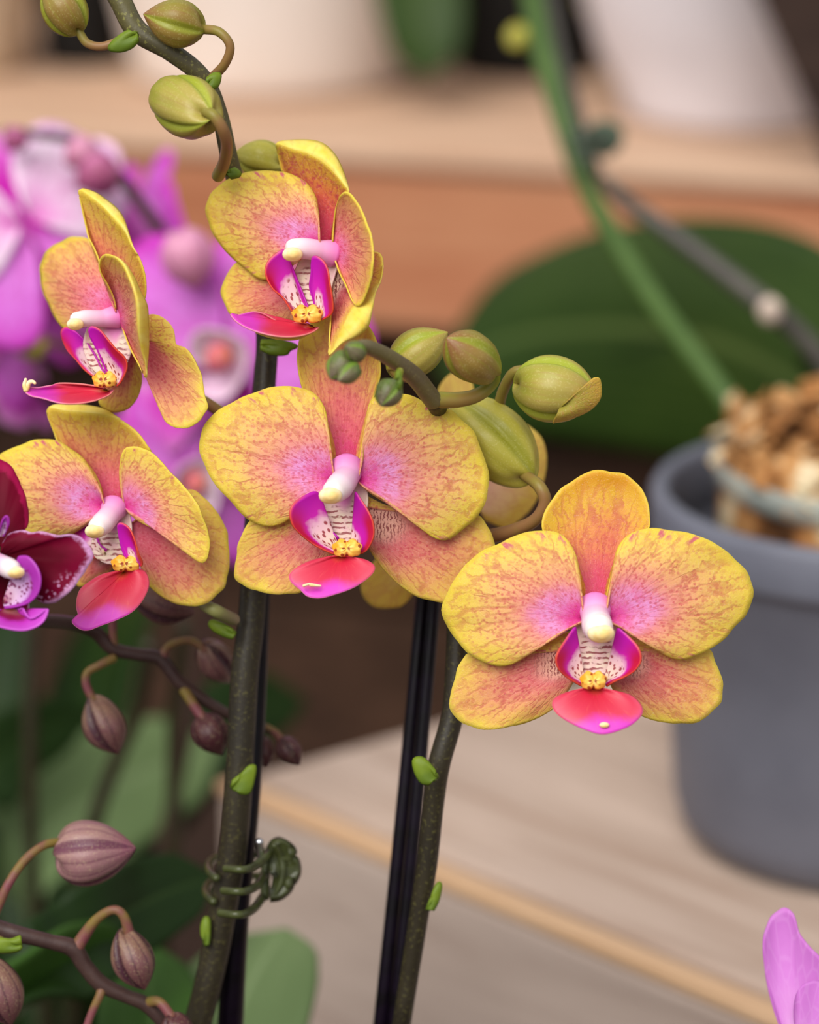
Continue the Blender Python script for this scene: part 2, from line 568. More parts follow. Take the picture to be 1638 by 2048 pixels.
def back_flower_mat():
    n = N('petal_reverse', 0.5, 0.25)
    fl = n.uv('flat')
    t, s, _ = n.sep(n.uv())
    c = n.ramp(n.math('ADD', s, n.math('MULTIPLY', n.noise(fl, 3, 3), 0.3)), ((0.3, (255, 222, 202)), (0.75, (252, 226, 172)), (1.15, (242, 218, 116))))
    v = n.step(n.vor(n.comb(n.math('MULTIPLY', t, 20.0), n.math('MULTIPLY', s, 5.0), 0.0), 1.0, 'DISTANCE_TO_EDGE'), 0.08, 0.02)
    c = n.mix(n.math('MULTIPLY', v, 0.2), c, (206, 110, 100))
    return n.done(c, 0.55)
MAT['petal_reverse'] = back_flower_mat()

def lobe_mat(name, cut=0.60):
    n = N(name, 0.38, 0.35)
    t, s, _ = n.sep(n.uv())
    fl = n.uv('flat')
    nz = n.noise(fl, 4, 2)
    s2 = n.math('ADD', s, n.math('MULTIPLY', n.math('SUBTRACT', nz, 0.5), 0.25))
    c = n.ramp(s2, ((0.0, (240, 190, 110)), (0.14, (240, 214, 190)), (cut - 0.06, (236, 190, 205)), (cut + 0.06, (206, 30, 176)), (1.0, (190, 22, 176))))
    # dark red bars on the pale part
    bars = n.vor(n.comb(n.math('MULTIPLY', t, 13.0), n.math('MULTIPLY', s, 9.0), 0.0), 1.0)
    m = n.math('MULTIPLY', n.step(bars, 0.42, 0.30), n.step(s2, cut - 0.02, cut - 0.10))
    m = n.math('MULTIPLY', m, n.step(s2, 0.10, 0.16))
    c = n.mix(n.math('MULTIPLY', m, 0.9), c, (150, 24, 44))
    # red outer margin (t small), the magenta fading into it
    e = n.step(t, 0.56, 0.34)
    e = n.math('MULTIPLY', e, n.step(s, 0.58, 0.84))
    c = n.mix(n.math('MULTIPLY', e, 0.95), c, (196, 18, 48))
    ed = n.math('MULTIPLY', n.step(s, 0.96, 0.995), n.step(t, 0.62, 0.50))
    c = n.mix(n.math('MULTIPLY', ed, 0.7), c, (226, 88, 50))
    return n.done(c, 0.15)
MAT['side_lobe'] = lobe_mat('side_lobe')
MAT['side_lobe_full'] = lobe_mat('side_lobe_full', 0.42)

def mid_mat(name, pink=(214, 62, 190), red=(204, 34, 62)):
    n = N(name, 0.4, 0.35)
    t, s, _ = n.sep(n.uv())
    fl = n.uv('flat')
    nz = n.noise(fl, 3, 2)
    c = n.ramp(s, ((0.0, (226, 150, 40)), (0.09, (206, 70, 50)), (0.22, red), (0.80, (212, 56, 84)), (1.0, (222, 84, 110))))
    h = n.math('SUBTRACT', t, 0.52)
    p = n.math('POWER', 2.718, n.math('MULTIPLY', n.math('MULTIPLY', h, h), -26.0))
    p2 = n.math('ADD', n.math('MULTIPLY', p, 0.62), s)
    p2 = n.math('ADD', p2, n.math('MULTIPLY', n.math('SUBTRACT', nz, 0.5), 0.25))
    c = n.mix(n.step(p2, 1.08, 1.42), c, pink)
    # dark midline and pale specks
    c = n.mix(n.math('MULTIPLY', n.step(n.math('ABSOLUTE', h), 0.02, 0.0), n.math('MULTIPLY', n.step(s, 0.55, 0.2), 0.15)), c, (150, 16, 40))
    st = n.noise(n.comb(n.math('MULTIPLY', t, 60.0), n.math('MULTIPLY', s, 3.0), 0.0), 1.0, 3)
    c = n.mix(n.math('MULTIPLY', n.step(st, 0.55, 0.75), 0.18), c, (240, 130, 110))
    c = n.mix(n.math('MULTIPLY', n.step(s, 0.985, 0.998), 0.5), c, (240, 170, 150))
    return n.done(c, 0.15)
MAT['mid_lobe'] = mid_mat('mid_lobe')

def simple(name, col, rough=0.5, spec=0.3, var=None, scale=60.0, trans=0.0, bump=0.0):
    n = N(name, rough, spec)
    o = n.obj()
    c = n.mix(n.step(n.noise(o, scale, 4), 0.35, 0.65), col, var or tuple(int(x * 0.85) for x in col))
    if bump:
        n.bump(n.noise(o, scale * 2, 3), bump, 0.001)
    return n.done(c, trans)

def column_mat():
    n = N('column', 0.4, 0.35)
    t, s, _ = n.sep(n.uv())
    c = n.ramp(n.math('MULTIPLY', s, 1.0), ((0.0, (226, 120, 190)), (0.3, (234, 166, 210)), (0.7, (242, 208, 226)), (1.0, (246, 232, 228))))
    return n.done(c, 0.1)
MAT['column'] = column_mat()
MAT['anther'] = simple('anther', (250, 236, 196), 0.45, 0.3, (244, 208, 130), 240, 0.1)

def callus_mat():
    n = N('callus', 0.4, 0.35)
    o = n.obj()
    c = n.ramp(n.noise(o, 300, 3), ((0.35, (238, 150, 10)), (0.6, (250, 200, 90)), (0.8, (250, 226, 170))))
    d = n.step(n.vor(o, 900), 0.40, 0.28)
    c = n.mix(n.math('MULTIPLY', d, 0.9), c, (140, 20, 14))
    return n.done(c)
MAT['callus'] = callus_mat()

def throat_mat():
    n = N('throat', 0.45, 0.3)
    fl = n.uv('flat')
    fx, fy, _ = n.sep(fl)
    t, s, _ = n.sep(n.uv())
    c = n.ramp(n.noise(fl, 4, 3), ((0.35, (238, 196, 196)), (0.65, (240, 222, 196))))
    w_ = n.new('ShaderNodeTexWave'); w_.wave_type = 'BANDS'; w_.bands_direction = 'Y'
    n.put(w_, 'Vector', n.comb(fx, fy, 0.0)); n.put(w_, 'Scale', 2.9); n.put(w_, 'Distortion', 3.0); n.put(w_, 'Detail', 2.0); n.put(w_, 'Detail Scale', 2.0)
    b = n.math('MULTIPLY', n.step(w_.outputs[1], 0.58, 0.74), n.step(n.noise(fl, 6, 2), 0.36, 0.52))
    b = n.math('MULTIPLY', b, n.step(s, 0.34, 0.5))
    b = n.math('MULTIPLY', b, n.math('MULTIPLY', n.step(t, 0.20, 0.30), n.step(t, 0.80, 0.70)))
    c = n.mix(n.step(s, 0.5, 0.25), c, (226, 130, 190))
    c = n.mix(n.math('MULTIPLY', b, 0.85), c, (140, 26, 46))
    return n.done(c, 0.15)
MAT['throat'] = throat_mat()

def stem_mat(name, a, b, dot, amt=0.6, sc=1400):
    n = N(name, 0.45, 0.35)
    o = n.obj()
    c = n.mix(n.step(n.noise(o, 70, 3), 0.3, 0.7), a, b)
    d = n.step(n.noise(o, sc, 2), 0.56, 0.70)
    c = n.mix(n.math('MULTIPLY', d, amt), c, dot)
    n.bump(n.noise(o, sc, 2), 0.15, 0.0004)
    return n.done(c)
MAT['stem_dark'] = stem_mat('stem_dark', (38, 33, 23), (48, 42, 26), (96, 92, 46), 0.5)
MAT['stem_top'] = stem_mat('stem_top', (74, 68, 50), (88, 82, 48), (150, 148, 78), 0.5)
MAT['stem_tip'] = stem_mat('stem_tip', (96, 84, 66), (112, 104, 56), (138, 128, 80), 0.4)
MAT['stem_plum'] = stem_mat('stem_plum', (58, 40, 38), (72, 52, 46), (92, 70, 60), 0.3)
MAT['stem_green'] = stem_mat('stem_green', (58, 84, 30), (68, 94, 38), (80, 104, 46), 0.3)
MAT['stem_grey'] = stem_mat('stem_grey', (66, 62, 58), (78, 74, 66), (96, 90, 78), 0.3)
MAT['pedicel'] = simple('pedicel', (132, 124, 48), 0.42, 0.3, (138, 100, 62), 90, 0.05)
MAT['pedicel_green'] = simple('pedicel_green', (128, 138, 36), 0.42, 0.3, (142, 112, 58), 60, 0.05)
MAT['pedicel_plum'] = simple('pedicel_plum', (120, 104, 44), 0.45, 0.25, (118, 64, 70), 120, 0.05)
MAT['pedicel_pale'] = simple('pedicel_pale', (150, 118, 112), 0.45, 0.3, (128, 128, 74), 50, 0.05)
MAT['bract'] = simple('bract', (112, 132, 32), 0.45, 0.2, (88, 110, 32), 120, 0.08)

def bud_mat(name, a, b, seam, tipc, tip_amt=0.6, seam_amt=0.7, lines=0.15):
    n = N(name, 0.40, 0.35)
    f, x, _ = n.sep(n.uv())
    o = n.obj()
    c = n.mix(n.step(n.noise(o, 55, 4, 0.6), 0.36, 0.64), a, b)
    fine = n.noise(n.comb(n.math('MULTIPLY', f, 9.0), n.math('MULTIPLY', x, 1.5), 0.0), 1.0, 3)
    c = n.mix(n.math('MULTIPLY', n.step(fine, 0.52, 0.7), 0.3), c, tipc)
    c = n.mix(n.math('MULTIPLY', n.step(x, 0.62, 1.0), tip_amt), c, tipc)
    c = n.mix(n.math('MULTIPLY', n.step(f, 0.34, 0.10), seam_amt), c, seam)
    ln_ = n.math('ABSOLUTE', n.math('SUBTRACT', n.math('FRACT', n.math('ADD', n.math('MULTIPLY', f, 2.0), n.math('MULTIPLY', n.noise(o, 90, 2), 0.25))), 0.55))
    c = n.mix(n.math('MULTIPLY', n.step(ln_, 0.16, 0.02), lines), c, seam)
    sp = n.step(n.noise(o, 2600, 1), 0.56, 0.70)
    c = n.mix(n.math('MULTIPLY', sp, 0.14), c, (230, 220, 160))
    n.bump(n.noise(o, 500, 2), 0.12, 0.0004)
    return n.done(c, 0.08)
MAT['bud_green'] = bud_mat('bud_green', (154, 152, 54), (170, 154, 74), (152, 168, 42), (160, 116, 72), 0.4)
MAT['bud_olive'] = bud_mat('bud_olive', (132, 128, 40), (142, 116, 54), (140, 152, 36), (138, 80, 58), 0.75)
MAT['bud_yellow'] = bud_mat('bud_yellow', (182, 172, 70), (172, 164, 62), (136, 138, 36), (184, 166, 84), 0.2)
MAT['bud_small'] = bud_mat('bud_small', (84, 112, 40), (104, 92, 70), (116, 150, 40), (92, 70, 64), 0.5)
MAT['bud_plum'] = bud_mat('bud_plum', (128, 98, 78), (112, 74, 74), (60, 26, 42), (104, 52, 66), 0.5, 0.9, 0.55)
MAT['bud_plum_dark'] = bud_mat('bud_plum_dark', (84, 44, 46), (72, 36, 42), (48, 22, 32), (66, 26, 38), 0.6, 0.6)
MAT['bud_rose'] = bud_mat('bud_rose', (156, 120, 112), (144, 104, 106), (92, 42, 66), (136, 74, 96), 0.8, 0.85, 0.5)
MAT['bud_pink'] = bud_mat('bud_pink', (214, 150, 180), (200, 130, 160), (180, 100, 140), (140, 70, 96), 0.9)
MAT['bud_pink_dark'] = bud_mat('bud_pink_dark', (196, 112, 160), (160, 76, 116), (120, 50, 90), (120, 50, 80), 0.6)

def dark_petal_mat():
    n = N('petal_burgundy', 0.5, 0.08)
    t, s, _ = n.sep(n.uv())
    fl = n.uv('flat')
    c = n.ramp(n.math('ADD', s, n.math('MULTIPLY', n.math('SUBTRACT', n.noise(fl, 3, 3), 0.5), 0.3)),
               ((0.0, (64, 2, 14)), (0.6, (88, 2, 26)), (1.0, (124, 6, 48))))
    e = n.math('ADD', s, n.math('MULTIPLY', n.math('SUBTRACT', n.noise(fl, 9, 3, 0.7), 0.5), 0.16))
    c = n.mix(n.step(e, 0.90, 0.99), c, (206, 150, 196))
    d = n.math('MULTIPLY', n.step(n.vor(fl, 11), 0.42, 0.30), n.math('MULTIPLY', n.step(s, 0.72, 0.86), n.step(t, 0.55, 0.66)))
    c = n.mix(n.math('MULTIPLY', d, 0.75), c, (206, 150, 190))
    return n.done(c, 0.12)
MAT['petal_burgundy'] = dark_petal_mat()
def dark_upper():
    n = N('petal_burgundy_upper', 0.5, 0.08)
    t, s, _ = n.sep(n.uv())
    c = n.ramp(n.math('ADD', s, n.math('MULTIPLY', n.noise(n.uv('flat'), 4, 3), 0.2)), ((0.2, (76, 2, 20)), (0.95, (104, 3, 34)), (1.12, (150, 14, 66))))
    return n.done(c, 0.12)
MAT['petal_burgundy_upper'] = dark_upper()
def dark_lobe():
    n = N('lobe_purple', 0.4, 0.35)
    t, s, _ = n.sep(n.uv())
    fl = n.uv('flat')
    c = n.ramp(s, ((0.0, (150, 40, 60)), (0.35, (214, 180, 206)), (0.66, (206, 160, 214)), (0.80, (158, 44, 158)), (1.0, (170, 50, 170))))
    d = n.math('MULTIPLY', n.step(n.vor(fl, 13), 0.45, 0.33), n.step(s, 0.85, 0.74))
    c = n.mix(n.math('MULTIPLY', d, 0.9), c, (124, 18, 84))
    return n.done(c, 0.12)
MAT['lobe_purple'] = dark_lobe()
def purple_lip():
    n = N('lip_purple', 0.42, 0.3)
    t, s, _ = n.sep(n.uv())
    c = n.ramp(n.math('ADD', s, n.math('MULTIPLY', n.math('SUBTRACT', n.noise(n.uv('flat'), 4, 3), 0.5), 0.2)), ((0.0, (150, 60, 20)), (0.25, (120, 10, 40)), (0.5, (130, 16, 70)), (0.68, (184, 50, 176)), (1.0, (196, 80, 196))))
    return n.done(c, 0.12)
MAT['lip_purple'] = purple_lip()

def pink_mat(name, stops, veins=(190, 40, 160), amt=0.3):
    n = N(name, 0.5, 0.25)
    t, s, _ = n.sep(n.uv())
    fl = n.uv('flat')
    c = n.ramp(n.math('ADD', s, n.math('MULTIPLY', n.math('SUBTRACT', n.noise(fl, 1.2, 3), 0.5), 0.5)), stops)
    v = n.step(n.vor(n.comb(n.math('MULTIPLY', t, 18.0), n.math('MULTIPLY', s, 4.0), 0.0), 1.0, 'DISTANCE_TO_EDGE'), 0.10, 0.02)
    c = n.mix(n.math('MULTIPLY', v, amt), c, veins)
    return n.done(c, 0.3)
MAT['petal_pink'] = pink_mat('petal_pink', ((0.0, (226, 110, 214)), (0.4, (232, 140, 232)), (0.75, (226, 120, 224)), (1.0, (216, 70, 204))))
MAT['petal_magenta'] = pink_mat('petal_magenta', ((0.0, (214, 60, 190)), (0.4, (206, 30, 180)), (0.75, (226, 100, 210)), (1.0, (236, 170, 226))))
MAT['petal_blush'] = pink_mat('petal_blush', ((0.0, (232, 110, 204)), (0.3, (246, 200, 236)), (0.7, (252, 234, 248)), (1.0, (246, 206, 240))))
MAT['petal_lilac'] = pink_mat('petal_lilac', ((0.0, (236, 180, 232)), (0.5, (222, 142, 222)), (1.0, (206, 120, 206))), (236, 186, 236), 0.16)
MAT['lip_white'] = simple('lip_white', (244, 226, 236), 0.45, 0.3, (236, 200, 224), 60, 0.15)
MAT['lip_rose'] = simple('lip_rose', (200, 96, 120), 0.45, 0.2, (206, 120, 90), 300)

def leaf_mat(name, a, b, rib, rough=0.45, spec=0.14):
    n = N(name, rough, spec)
    u, x, _ = n.sep(n.uv())
    o = n.obj()
    c = n.mix(n.step(n.noise(o, 14, 3), 0.3, 0.7), a, b)
    st = n.noise(n.comb(n.math('MULTIPLY', u, 24.0), n.math('MULTIPLY', x, 1.2), 0.0), 1.0, 2)
    c = n.mix(n.math('MULTIPLY', n.step(st, 0.5, 0.75), 0.25), c, rib)
    m = n.step(n.math('ABSOLUTE', n.math('SUBTRACT', u, 0.5)), 0.035, 0.008)
    c = n.mix(n.math('MULTIPLY', m, 0.55), c, rib)
    return n.done(c, 0.06)
MAT['leaf_dark'] = leaf_mat('leaf_dark', (34, 54, 16), (44, 64, 20), (84, 100, 50))
MAT['leaf_mid'] = leaf_mat('leaf_mid', (48, 78, 26), (58, 90, 34), (86, 114, 60))
MAT['leaf_pale'] = leaf_mat('leaf_pale', (92, 112, 70), (106, 126, 82), (126, 144, 102))
MAT['leaf_deep'] = leaf_mat('leaf_deep', (22, 40, 12), (28, 48, 14), (52, 72, 32))
MAT['stake'] = simple('stake', (10, 7, 10), 0.3, 0.2, (18, 10, 22), 200)
MAT['clip'] = simple('clip', (66, 72, 38), 0.3, 0.35, (50, 54, 28), 300)
MAT['clip_far'] = simple('clip_far', (70, 84, 66), 0.4, 0.4)
def metal():
    n = N('steel', 0.2, 0.5)
    n.b.inputs['Metallic'].default_value = 1.0
    return n.done((220, 222, 226))
MAT['steel'] = metal()

def wood(name, a, b, dark, along=(1, 0, 0), stretch=14.0, sc=9.0, knots=False):
    n = N(name, 0.65, 0.2)
    x, y, z = n.sep(n.obj())
    ax = Vector(along).normalized()
    cx = Vector((-ax.y, ax.x, 0))
    l = n.math('ADD', n.math('MULTIPLY', x, ax.x), n.math('MULTIPLY', y, ax.y))
    c_ = n.math('ADD', n.math('MULTIPLY', x, cx.x), n.math('MULTIPLY', y, cx.y))
    v = n.comb(n.math('MULTIPLY', l, sc), n.math('MULTIPLY', c_, sc * stretch), n.math('MULTIPLY', z, sc * stretch))
    f = n.noise(v, 1.0, 5, 0.6, 0.8)
    c = n.ramp(f, ((0.30, dark), (0.45, a), (0.65, b)))
    g = n.noise(v, 5.0, 3)
    c = n.mix(n.math('MULTIPLY', n.step(g, 0.55, 0.75), 0.35), c, dark)
    if knots:
        k = n.step(n.vor(n.comb(n.math('MULTIPLY', l, 6.0), n.math('MULTIPLY', c_, 10.0), n.math('MULTIPLY', z, 10.0)), 1.0), 0.16, 0.05)
        c = n.mix(k, c, (90, 50, 30))
    n.bump(f, 0.2, 0.002)
    return n.done(c)

MAT['pot_grey'] = simple('pot_grey', (106, 108, 119), 0.5, 0.35, (98, 100, 111), 30)
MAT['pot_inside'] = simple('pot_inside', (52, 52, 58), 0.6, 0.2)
MAT['pot_white'] = simple('pot_white', (226, 214, 204), 0.5, 0.3, (220, 206, 194), 20)
MAT['pot_cool'] = simple('pot_cool', (222, 216, 220), 0.5, 0.3, (214, 208, 212), 20)
MAT['pot_tan'] = simple('pot_tan', (190, 168, 142), 0.6, 0.2, (176, 152, 128), 20)
MAT['pot_black'] = simple('pot_black', (22, 20, 18), 0.7, 0.2)
MAT['pot_terracotta'] = simple('pot_terracotta', (96, 58, 40), 0.7, 0.2)
MAT['bark'] = simple('bark', (86, 58, 36), 0.8, 0.2, (40, 26, 18), 90, 0.0, 0.6)
MAT['dark_wood'] = wood('dark_wood', (62, 42, 30), (78, 54, 40), (40, 26, 20))
MAT['dark_board'] = wood('dark_board', (52, 38, 32), (62, 46, 38), (34, 24, 22))

def moss_mat():
    n = N('moss', 0.8, 0.15)
    u, x, _ = n.sep(n.uv())
    c = n.ramp(n.noise(n.obj(), 48, 3, 0.6), ((0.32, (70, 44, 24)), (0.43, (160, 108, 62)), (0.52, (196, 146, 92)), (0.60, (230, 214, 178)), (0.72, (150, 128, 84))))
    return n.done(c, 0.15)
MAT['moss'] = moss_mat()
def liner_mat():
    n = N('liner', 0.25, 0.5)
    n.b.inputs['Alpha'].default_value = 0.55
    return n.done((176, 186, 178))
MAT['liner'] = liner_mat()

# ------------------------------------------------------------------ setting: bench, crate, raised shelf
Z_CRATE, Z_SHELF = 0.248, 0.343
A0, A1 = G(0, 288, Z_SHELF), G(1638, 388, Z_SHELF)
sdir = (A1 - A0); sdir.z = 0; sdir.normalize()
sback = Vector((-sdir.y, sdir.x, 0))
mid_s = (A0 + A1) / 2
MAT['shelf_wood'] = wood('shelf_wood', (184, 150, 124), (196, 164, 138), (164, 126, 100), sdir, 10, 5)
MAT['beam_wood'] = wood('beam_wood', (172, 112, 80), (182, 128, 94), (150, 90, 60), sdir, 8, 5, True)

def slab(p, d, n, along, across, z0, z1):
    """plan corners of a board from p, d metres along and n metres across"""
    q = p + along * d[0] + across * n[0]
    return [q, p + along * d[1] + across * n[0], p + along * d[1] + across * n[1], p + along * d[0] + across * n[1]]

fl = prism('floor', [(-4.0, -3.0, 0), (4.0, -3.0, 0), (4.0, 3.0, 0), (-4.0, 3.0, 0)], -0.03, 0.0, MAT['dark_board'], bevel=0.001)
tag(fl, kind='structure')
wl = prism('wall_back', [(-4.0, 2.9, 0), (4.0, 2.9, 0), (4.0, 2.95, 0), (-4.0, 2.95, 0)], 0.0, 1.4, MAT['dark_wood'], bevel=0.001)
tag(wl, kind='structure')

shelf = empty('display_shelf', (mid_s.x, mid_s.y, 0), None, 'raised wooden display shelf with a thick pale front beam carrying white pots', 'shelf')
prism('front_beam', slab(mid_s, (-0.75, 0.75), (0.0, 0.12), sdir, sback, 0, 0), Z_SHELF - 0.072, Z_SHELF - 0.0, MAT['beam_wood'], shelf, 0.004)
# the beam's worn pale top boards
for k in range(3):
    prism('top_board', slab(mid_s, (-0.76, 0.76), (0.0 + k * 0.20 + (0.002 if k else -0.004), 0.197 + k * 0.20), sdir, sback, 0, 0), Z_SHELF, Z_SHELF + 0.008, MAT['shelf_wood'], shelf, 0.003)
for k in range(3):
    prism('riser_board', slab(mid_s, (-0.75, 0.75), (0.135 + 0.003 * k, 0.155 + 0.003 * k), sdir, sback, 0, 0), 0.002 + 0.09 * k, 0.088 + 0.09 * k, MAT['dark_wood'], shelf, 0.002)
Z_SHELF_TOP = Z_SHELF + 0.008

c0, c1, c2 = G(430, 1562, Z_CRATE), G(1480, 2008, Z_CRATE), G(900, 1430, Z_CRATE)
e1 = (c1 - c0); e1.z = 0; e1.normalize()
e2 = (c2 - c0); e2.z = 0; e2.normalize()
MAT['crate_top'] = wood('crate_top', (182, 160, 144), (196, 174, 158), (164, 138, 120), e1, 9, 7)
MAT['crate_front'] = wood('crate_front', (168, 150, 138), (178, 160, 148), (152, 132, 120), e1, 8, 7)
MAT['crate_edge'] = wood('crate_edge', (196, 160, 124), (206, 172, 138), (176, 138, 106), e1, 10, 7)
MAT['groove_shade'] = wood('groove_shade', (140, 104, 82), (150, 114, 92), (120, 84, 66), e1, 10, 7)  # brown that stands for the shade in the crate-top groove
crate = empty('wooden_crate', (c0.x, c0.y, 0), None, 'pale weathered wooden crate on which the grey pot stands', 'crate')
W = 0.42
prism('edge_strip', slab(c0, (0, 0.55), (0.0, 0.0075), e1, e2, 0, 0), Z_CRATE - 0.004, Z_CRATE, MAT['crate_edge'], crate, 0.001)
prism('groove_shade', slab(c0, (0.02, 0.55), (0.0085, 0.0130), e1, e2, 0, 0), Z_CRATE - 0.010, Z_CRATE - 0.004, MAT['groove_shade'], crate, 0.0005)  # recessed brown strip, added as the shadow line of the groove behind the edge
for k, (n0, n1) in enumerate(((0.0135, 0.112), (0.113, 0.212), (0.213, 0.312), (0.313, 0.42))):
    prism('top_board', slab(c0, (0.0, 0.55), (n0, n1), e1, e2, 0, 0), Z_CRATE - 0.012, Z_CRATE - 0.0015, MAT['crate_top'], crate, 0.0012)
for k in range(2):
    z1 = Z_CRATE - 0.0045 - 0.118 * k
    prism('front_board', slab(c0, (0.001, 0.55), (0.0005, 0.0078), e1, e2, 0, 0), z1 - 0.115, z1, MAT['crate_front'], crate, 0.002)
    prism('side_board', slab(c0, (0.001, 0.016), (0.016, W), e1, e2, 0, 0), z1 - 0.115, z1 - (0.009 if k == 0 else 0), MAT['crate_front'], crate, 0.002)

# ------------------------------------------------------------------ flowers traced from their outlines
CAT_F = {}
def flower(parent, name_label, M, centre, conv, parts, mats=None):
    f = empty('flower', M(*centre), parent, name_label)
    mm = {'petal': 'petal_yellow', 'dorsal_sepal': 'dorsal', 'lateral_sepal': 'lateral', 'side_lobe': 'side_lobe', 'lip': 'mid_lobe', 'throat': 'throat'}
    mm.update(mats or {})
    for q in parts:
        nm, base, b = q[0], q[1], q[2]
        kw = dict(q[3]) if len(q) > 3 else {}
        mt = MAT[kw.pop('mat', mm.get(nm, 'petal_yellow'))]
        fan(nm, M, base, b, mt, f, conv=conv, **kw)
    return f

def column(f, M, pts, radii, cap, capr, conv):
    """the flower's column with its cap; points as (x, y, z)"""
    ox, oy, k = conv
    w_ = [M(ox + p[0] * k, oy + p[1] * k, p[2]) for p in pts]
    ds = 1e-4 * k
    c = tube('column', w_, [r * ds for r in radii], MAT['column'], f, n=26, seg=20)
    me = c.data
    hi = max(l.uv[1] for l in me.uv_layers[0].data)
    for l in me.uv_layers[0].data:
        l.uv[1] = l.uv[1] / hi
    a = M(ox + cap[0] * k, oy + cap[1] * k, cap[2])
    R = capr * ds
    blob('anther_cap', a, (RIGHT * R, UP * R * 0.85, FWD * R * 0.75), MAT['anther'], f,
         bump=lambda th, ph: 1 + 0.10 * math.cos(2 * th) * math.sin(ph) + 0.05 * math.sin(5 * ph))
    return c

def callus(f, M, c, rx, ry, conv, z=0.0):
    ox, oy, k = conv
    p = M(ox + c[0] * k, oy + c[1] * k, c[2])
    ds = 1e-4 * k
    blob('callus', p, (RIGHT * rx * ds, UP * ry * ds, FWD * min(rx, ry) * 0.8 * ds), MAT['callus'], f, nu=40, nv=22,
         bump=lambda th, ph: 1 + 0.22 * abs(math.cos(th)) ** 0.6 * math.sin(ph) * (1 if True else 0) - 0.25 * math.exp(-(math.cos(th) / 0.25) ** 2) * math.sin(ph) + 0.08 * math.sin(7 * th) * math.sin(5 * ph))

# the yellow plant's pot stands on the floor below the frame
base_main = P(560, 2560, 0.69)
plant = empty('orchid_plant', (base_main.x, base_main.y, 0.14), None,
              'yellow orchid with pink-veined open flowers and green buds on two dark stems', 'orchid')

# ---- centre flower
cv = (380, 640, 620 / 1638)
M = traced(0.600)
fc = flower(plant, 'large open yellow flower in the middle, facing the viewer', M, (690, 950, 20), cv, [
    ('dorsal_sepal', (828, 860, 22), [(765, 800, 20), (745, 700, 22), (725, 560, 30), (680, 420, 40), (600, 370, 55), (570, 250, 60), (575, 120, 70), (625, 20, 80), (700, -60, 90), (790, -85, 95),
        (880, -55, 90), (950, 40, 80), (990, 130, 70), (1010, 250, 60), (985, 370, 45), (945, 460, 35), (925, 580, 28), (900, 720, 22), (885, 800, 20)], dict(bulge=-14, wave=3)),
    ('lateral_sepal', (800, 1010, 40), [(700, 1000, 40), (560, 1010, 45), (440, 1020, 50), (330, 1050, 55), (282, 1120, 60), (252, 1200, 66), (238, 1300, 74), (246, 1372, 76), (300, 1412, 70), (380, 1438, 60), (500, 1449, 50), (590, 1436, 45),
        (670, 1370, 42), (740, 1280, 40), (790, 1180, 40)], dict(bulge=10, wave=3, mat='lateral')),
    ('lateral_sepal', (850, 985, 40), [(930, 930, 40), (1050, 985, 42), (1200, 1010, 46), (1380, 1040, 52), (1520, 1030, 56), (1570, 1095, 60), (1615, 1180, 60), (1610, 1300, 62), (1540, 1410, 62), (1440, 1475, 58), (1340, 1492, 52), (1250, 1478, 50), (1170, 1445, 46), (1090, 1385, 44),
        (1010, 1300, 42), (955, 1220, 40), (910, 1130, 40)], dict(bulge=10, wave=4)),
    ('petal', (765, 850, 8), [(756, 800, 2), (745, 720, 0), (732, 640), (726, 560), (715, 480, 2), (688, 425), (640, 380, 10), (560, 353), (480, 349), (400, 364, 22), (280, 410), (170, 460), (100, 530, 40), (56, 610), (49, 680, 46),
        (75, 765), (130, 860, 38), (190, 930), (250, 1000), (320, 1060, 28), (400, 1089), (470, 1080), (530, 1045, 12), (590, 990), (660, 930, 4), (730, 880)], dict(bulge=16, wave=4)),
    ('petal', (885, 850, 8), [(899, 790, 2), (922, 690, 0), (929, 570), (938, 490), (958, 425, 4), (1020, 393), (1120, 390, 8), (1200, 412), (1290, 465, 12), (1370, 472), (1435, 520), (1500, 600, 22), (1542, 700), (1578, 800, 30), (1576, 900),
        (1545, 985), (1510, 1050, 26), (1470, 1085), (1420, 1125), (1350, 1162, 14), (1285, 1148), (1220, 1092), (1150, 1032, 4), (1060, 978), (970, 925), (905, 875)], dict(bulge=16, wave=6, ph=1.0)),
    ('throat', (826, 850, 24), [(735, 800, 20), (690, 900, 14), (655, 1010, 8), (680, 1100, 4), (740, 1190, -4), (800, 1240, -10), (870, 1200, -4), (900, 1120, 6), (930, 1020, 10), (940, 930, 14), (905, 800, 20)], dict(bulge=-6, ns=10)),
    ('side_lobe', (790, 1215, -14), [(765, 1240, -18), (700, 1212, -24), (640, 1178, -30), (580, 1130, -44), (541, 1085, -54), (526, 1025, -58), (540, 978, -56), (580, 942, -46), (657, 905, -30), (688, 930, -20), (690, 1000, -10), (705, 1060, -6), (740, 1105, -8), (785, 1150, -12)],
        dict(bulge=-10, ns=16)),
    ('side_lobe', (850, 1215, -16), [(880, 1240, -20), (925, 1225, -30), (955, 1185, -42), (973, 1130, -50), (966, 1060, -54), (935, 995, -50), (905, 950, -42), (873, 908, -32), (880, 980, -22), (874, 1050, -16), (880, 1120, -14), (870, 1170, -14)], dict(bulge=-8, ns=16, mat='side_lobe_full')),
    ('lip', (800, 1240, -20), [(770, 1250, -22), (700, 1258, -30), (620, 1280, -40), (560, 1312, -52), (523, 1350, -58), (535, 1388, -66), (580, 1425, -74), (622, 1462, -84), (690, 1470, -88), (770, 1450, -84), (850, 1422, -78), (910, 1388, -68), (965, 1342, -58), (976, 1302, -50), (930, 1270, -40), (870, 1260, -30), (825, 1252, -22)],
        dict(bulge=12, ns=16)),
])
column(fc, M, [(830, 780, 18), (825, 830, -6), (790, 880, -40), (755, 912, -66)], [92, 68, 74, 62], (742, 928, -80), 54, cv)
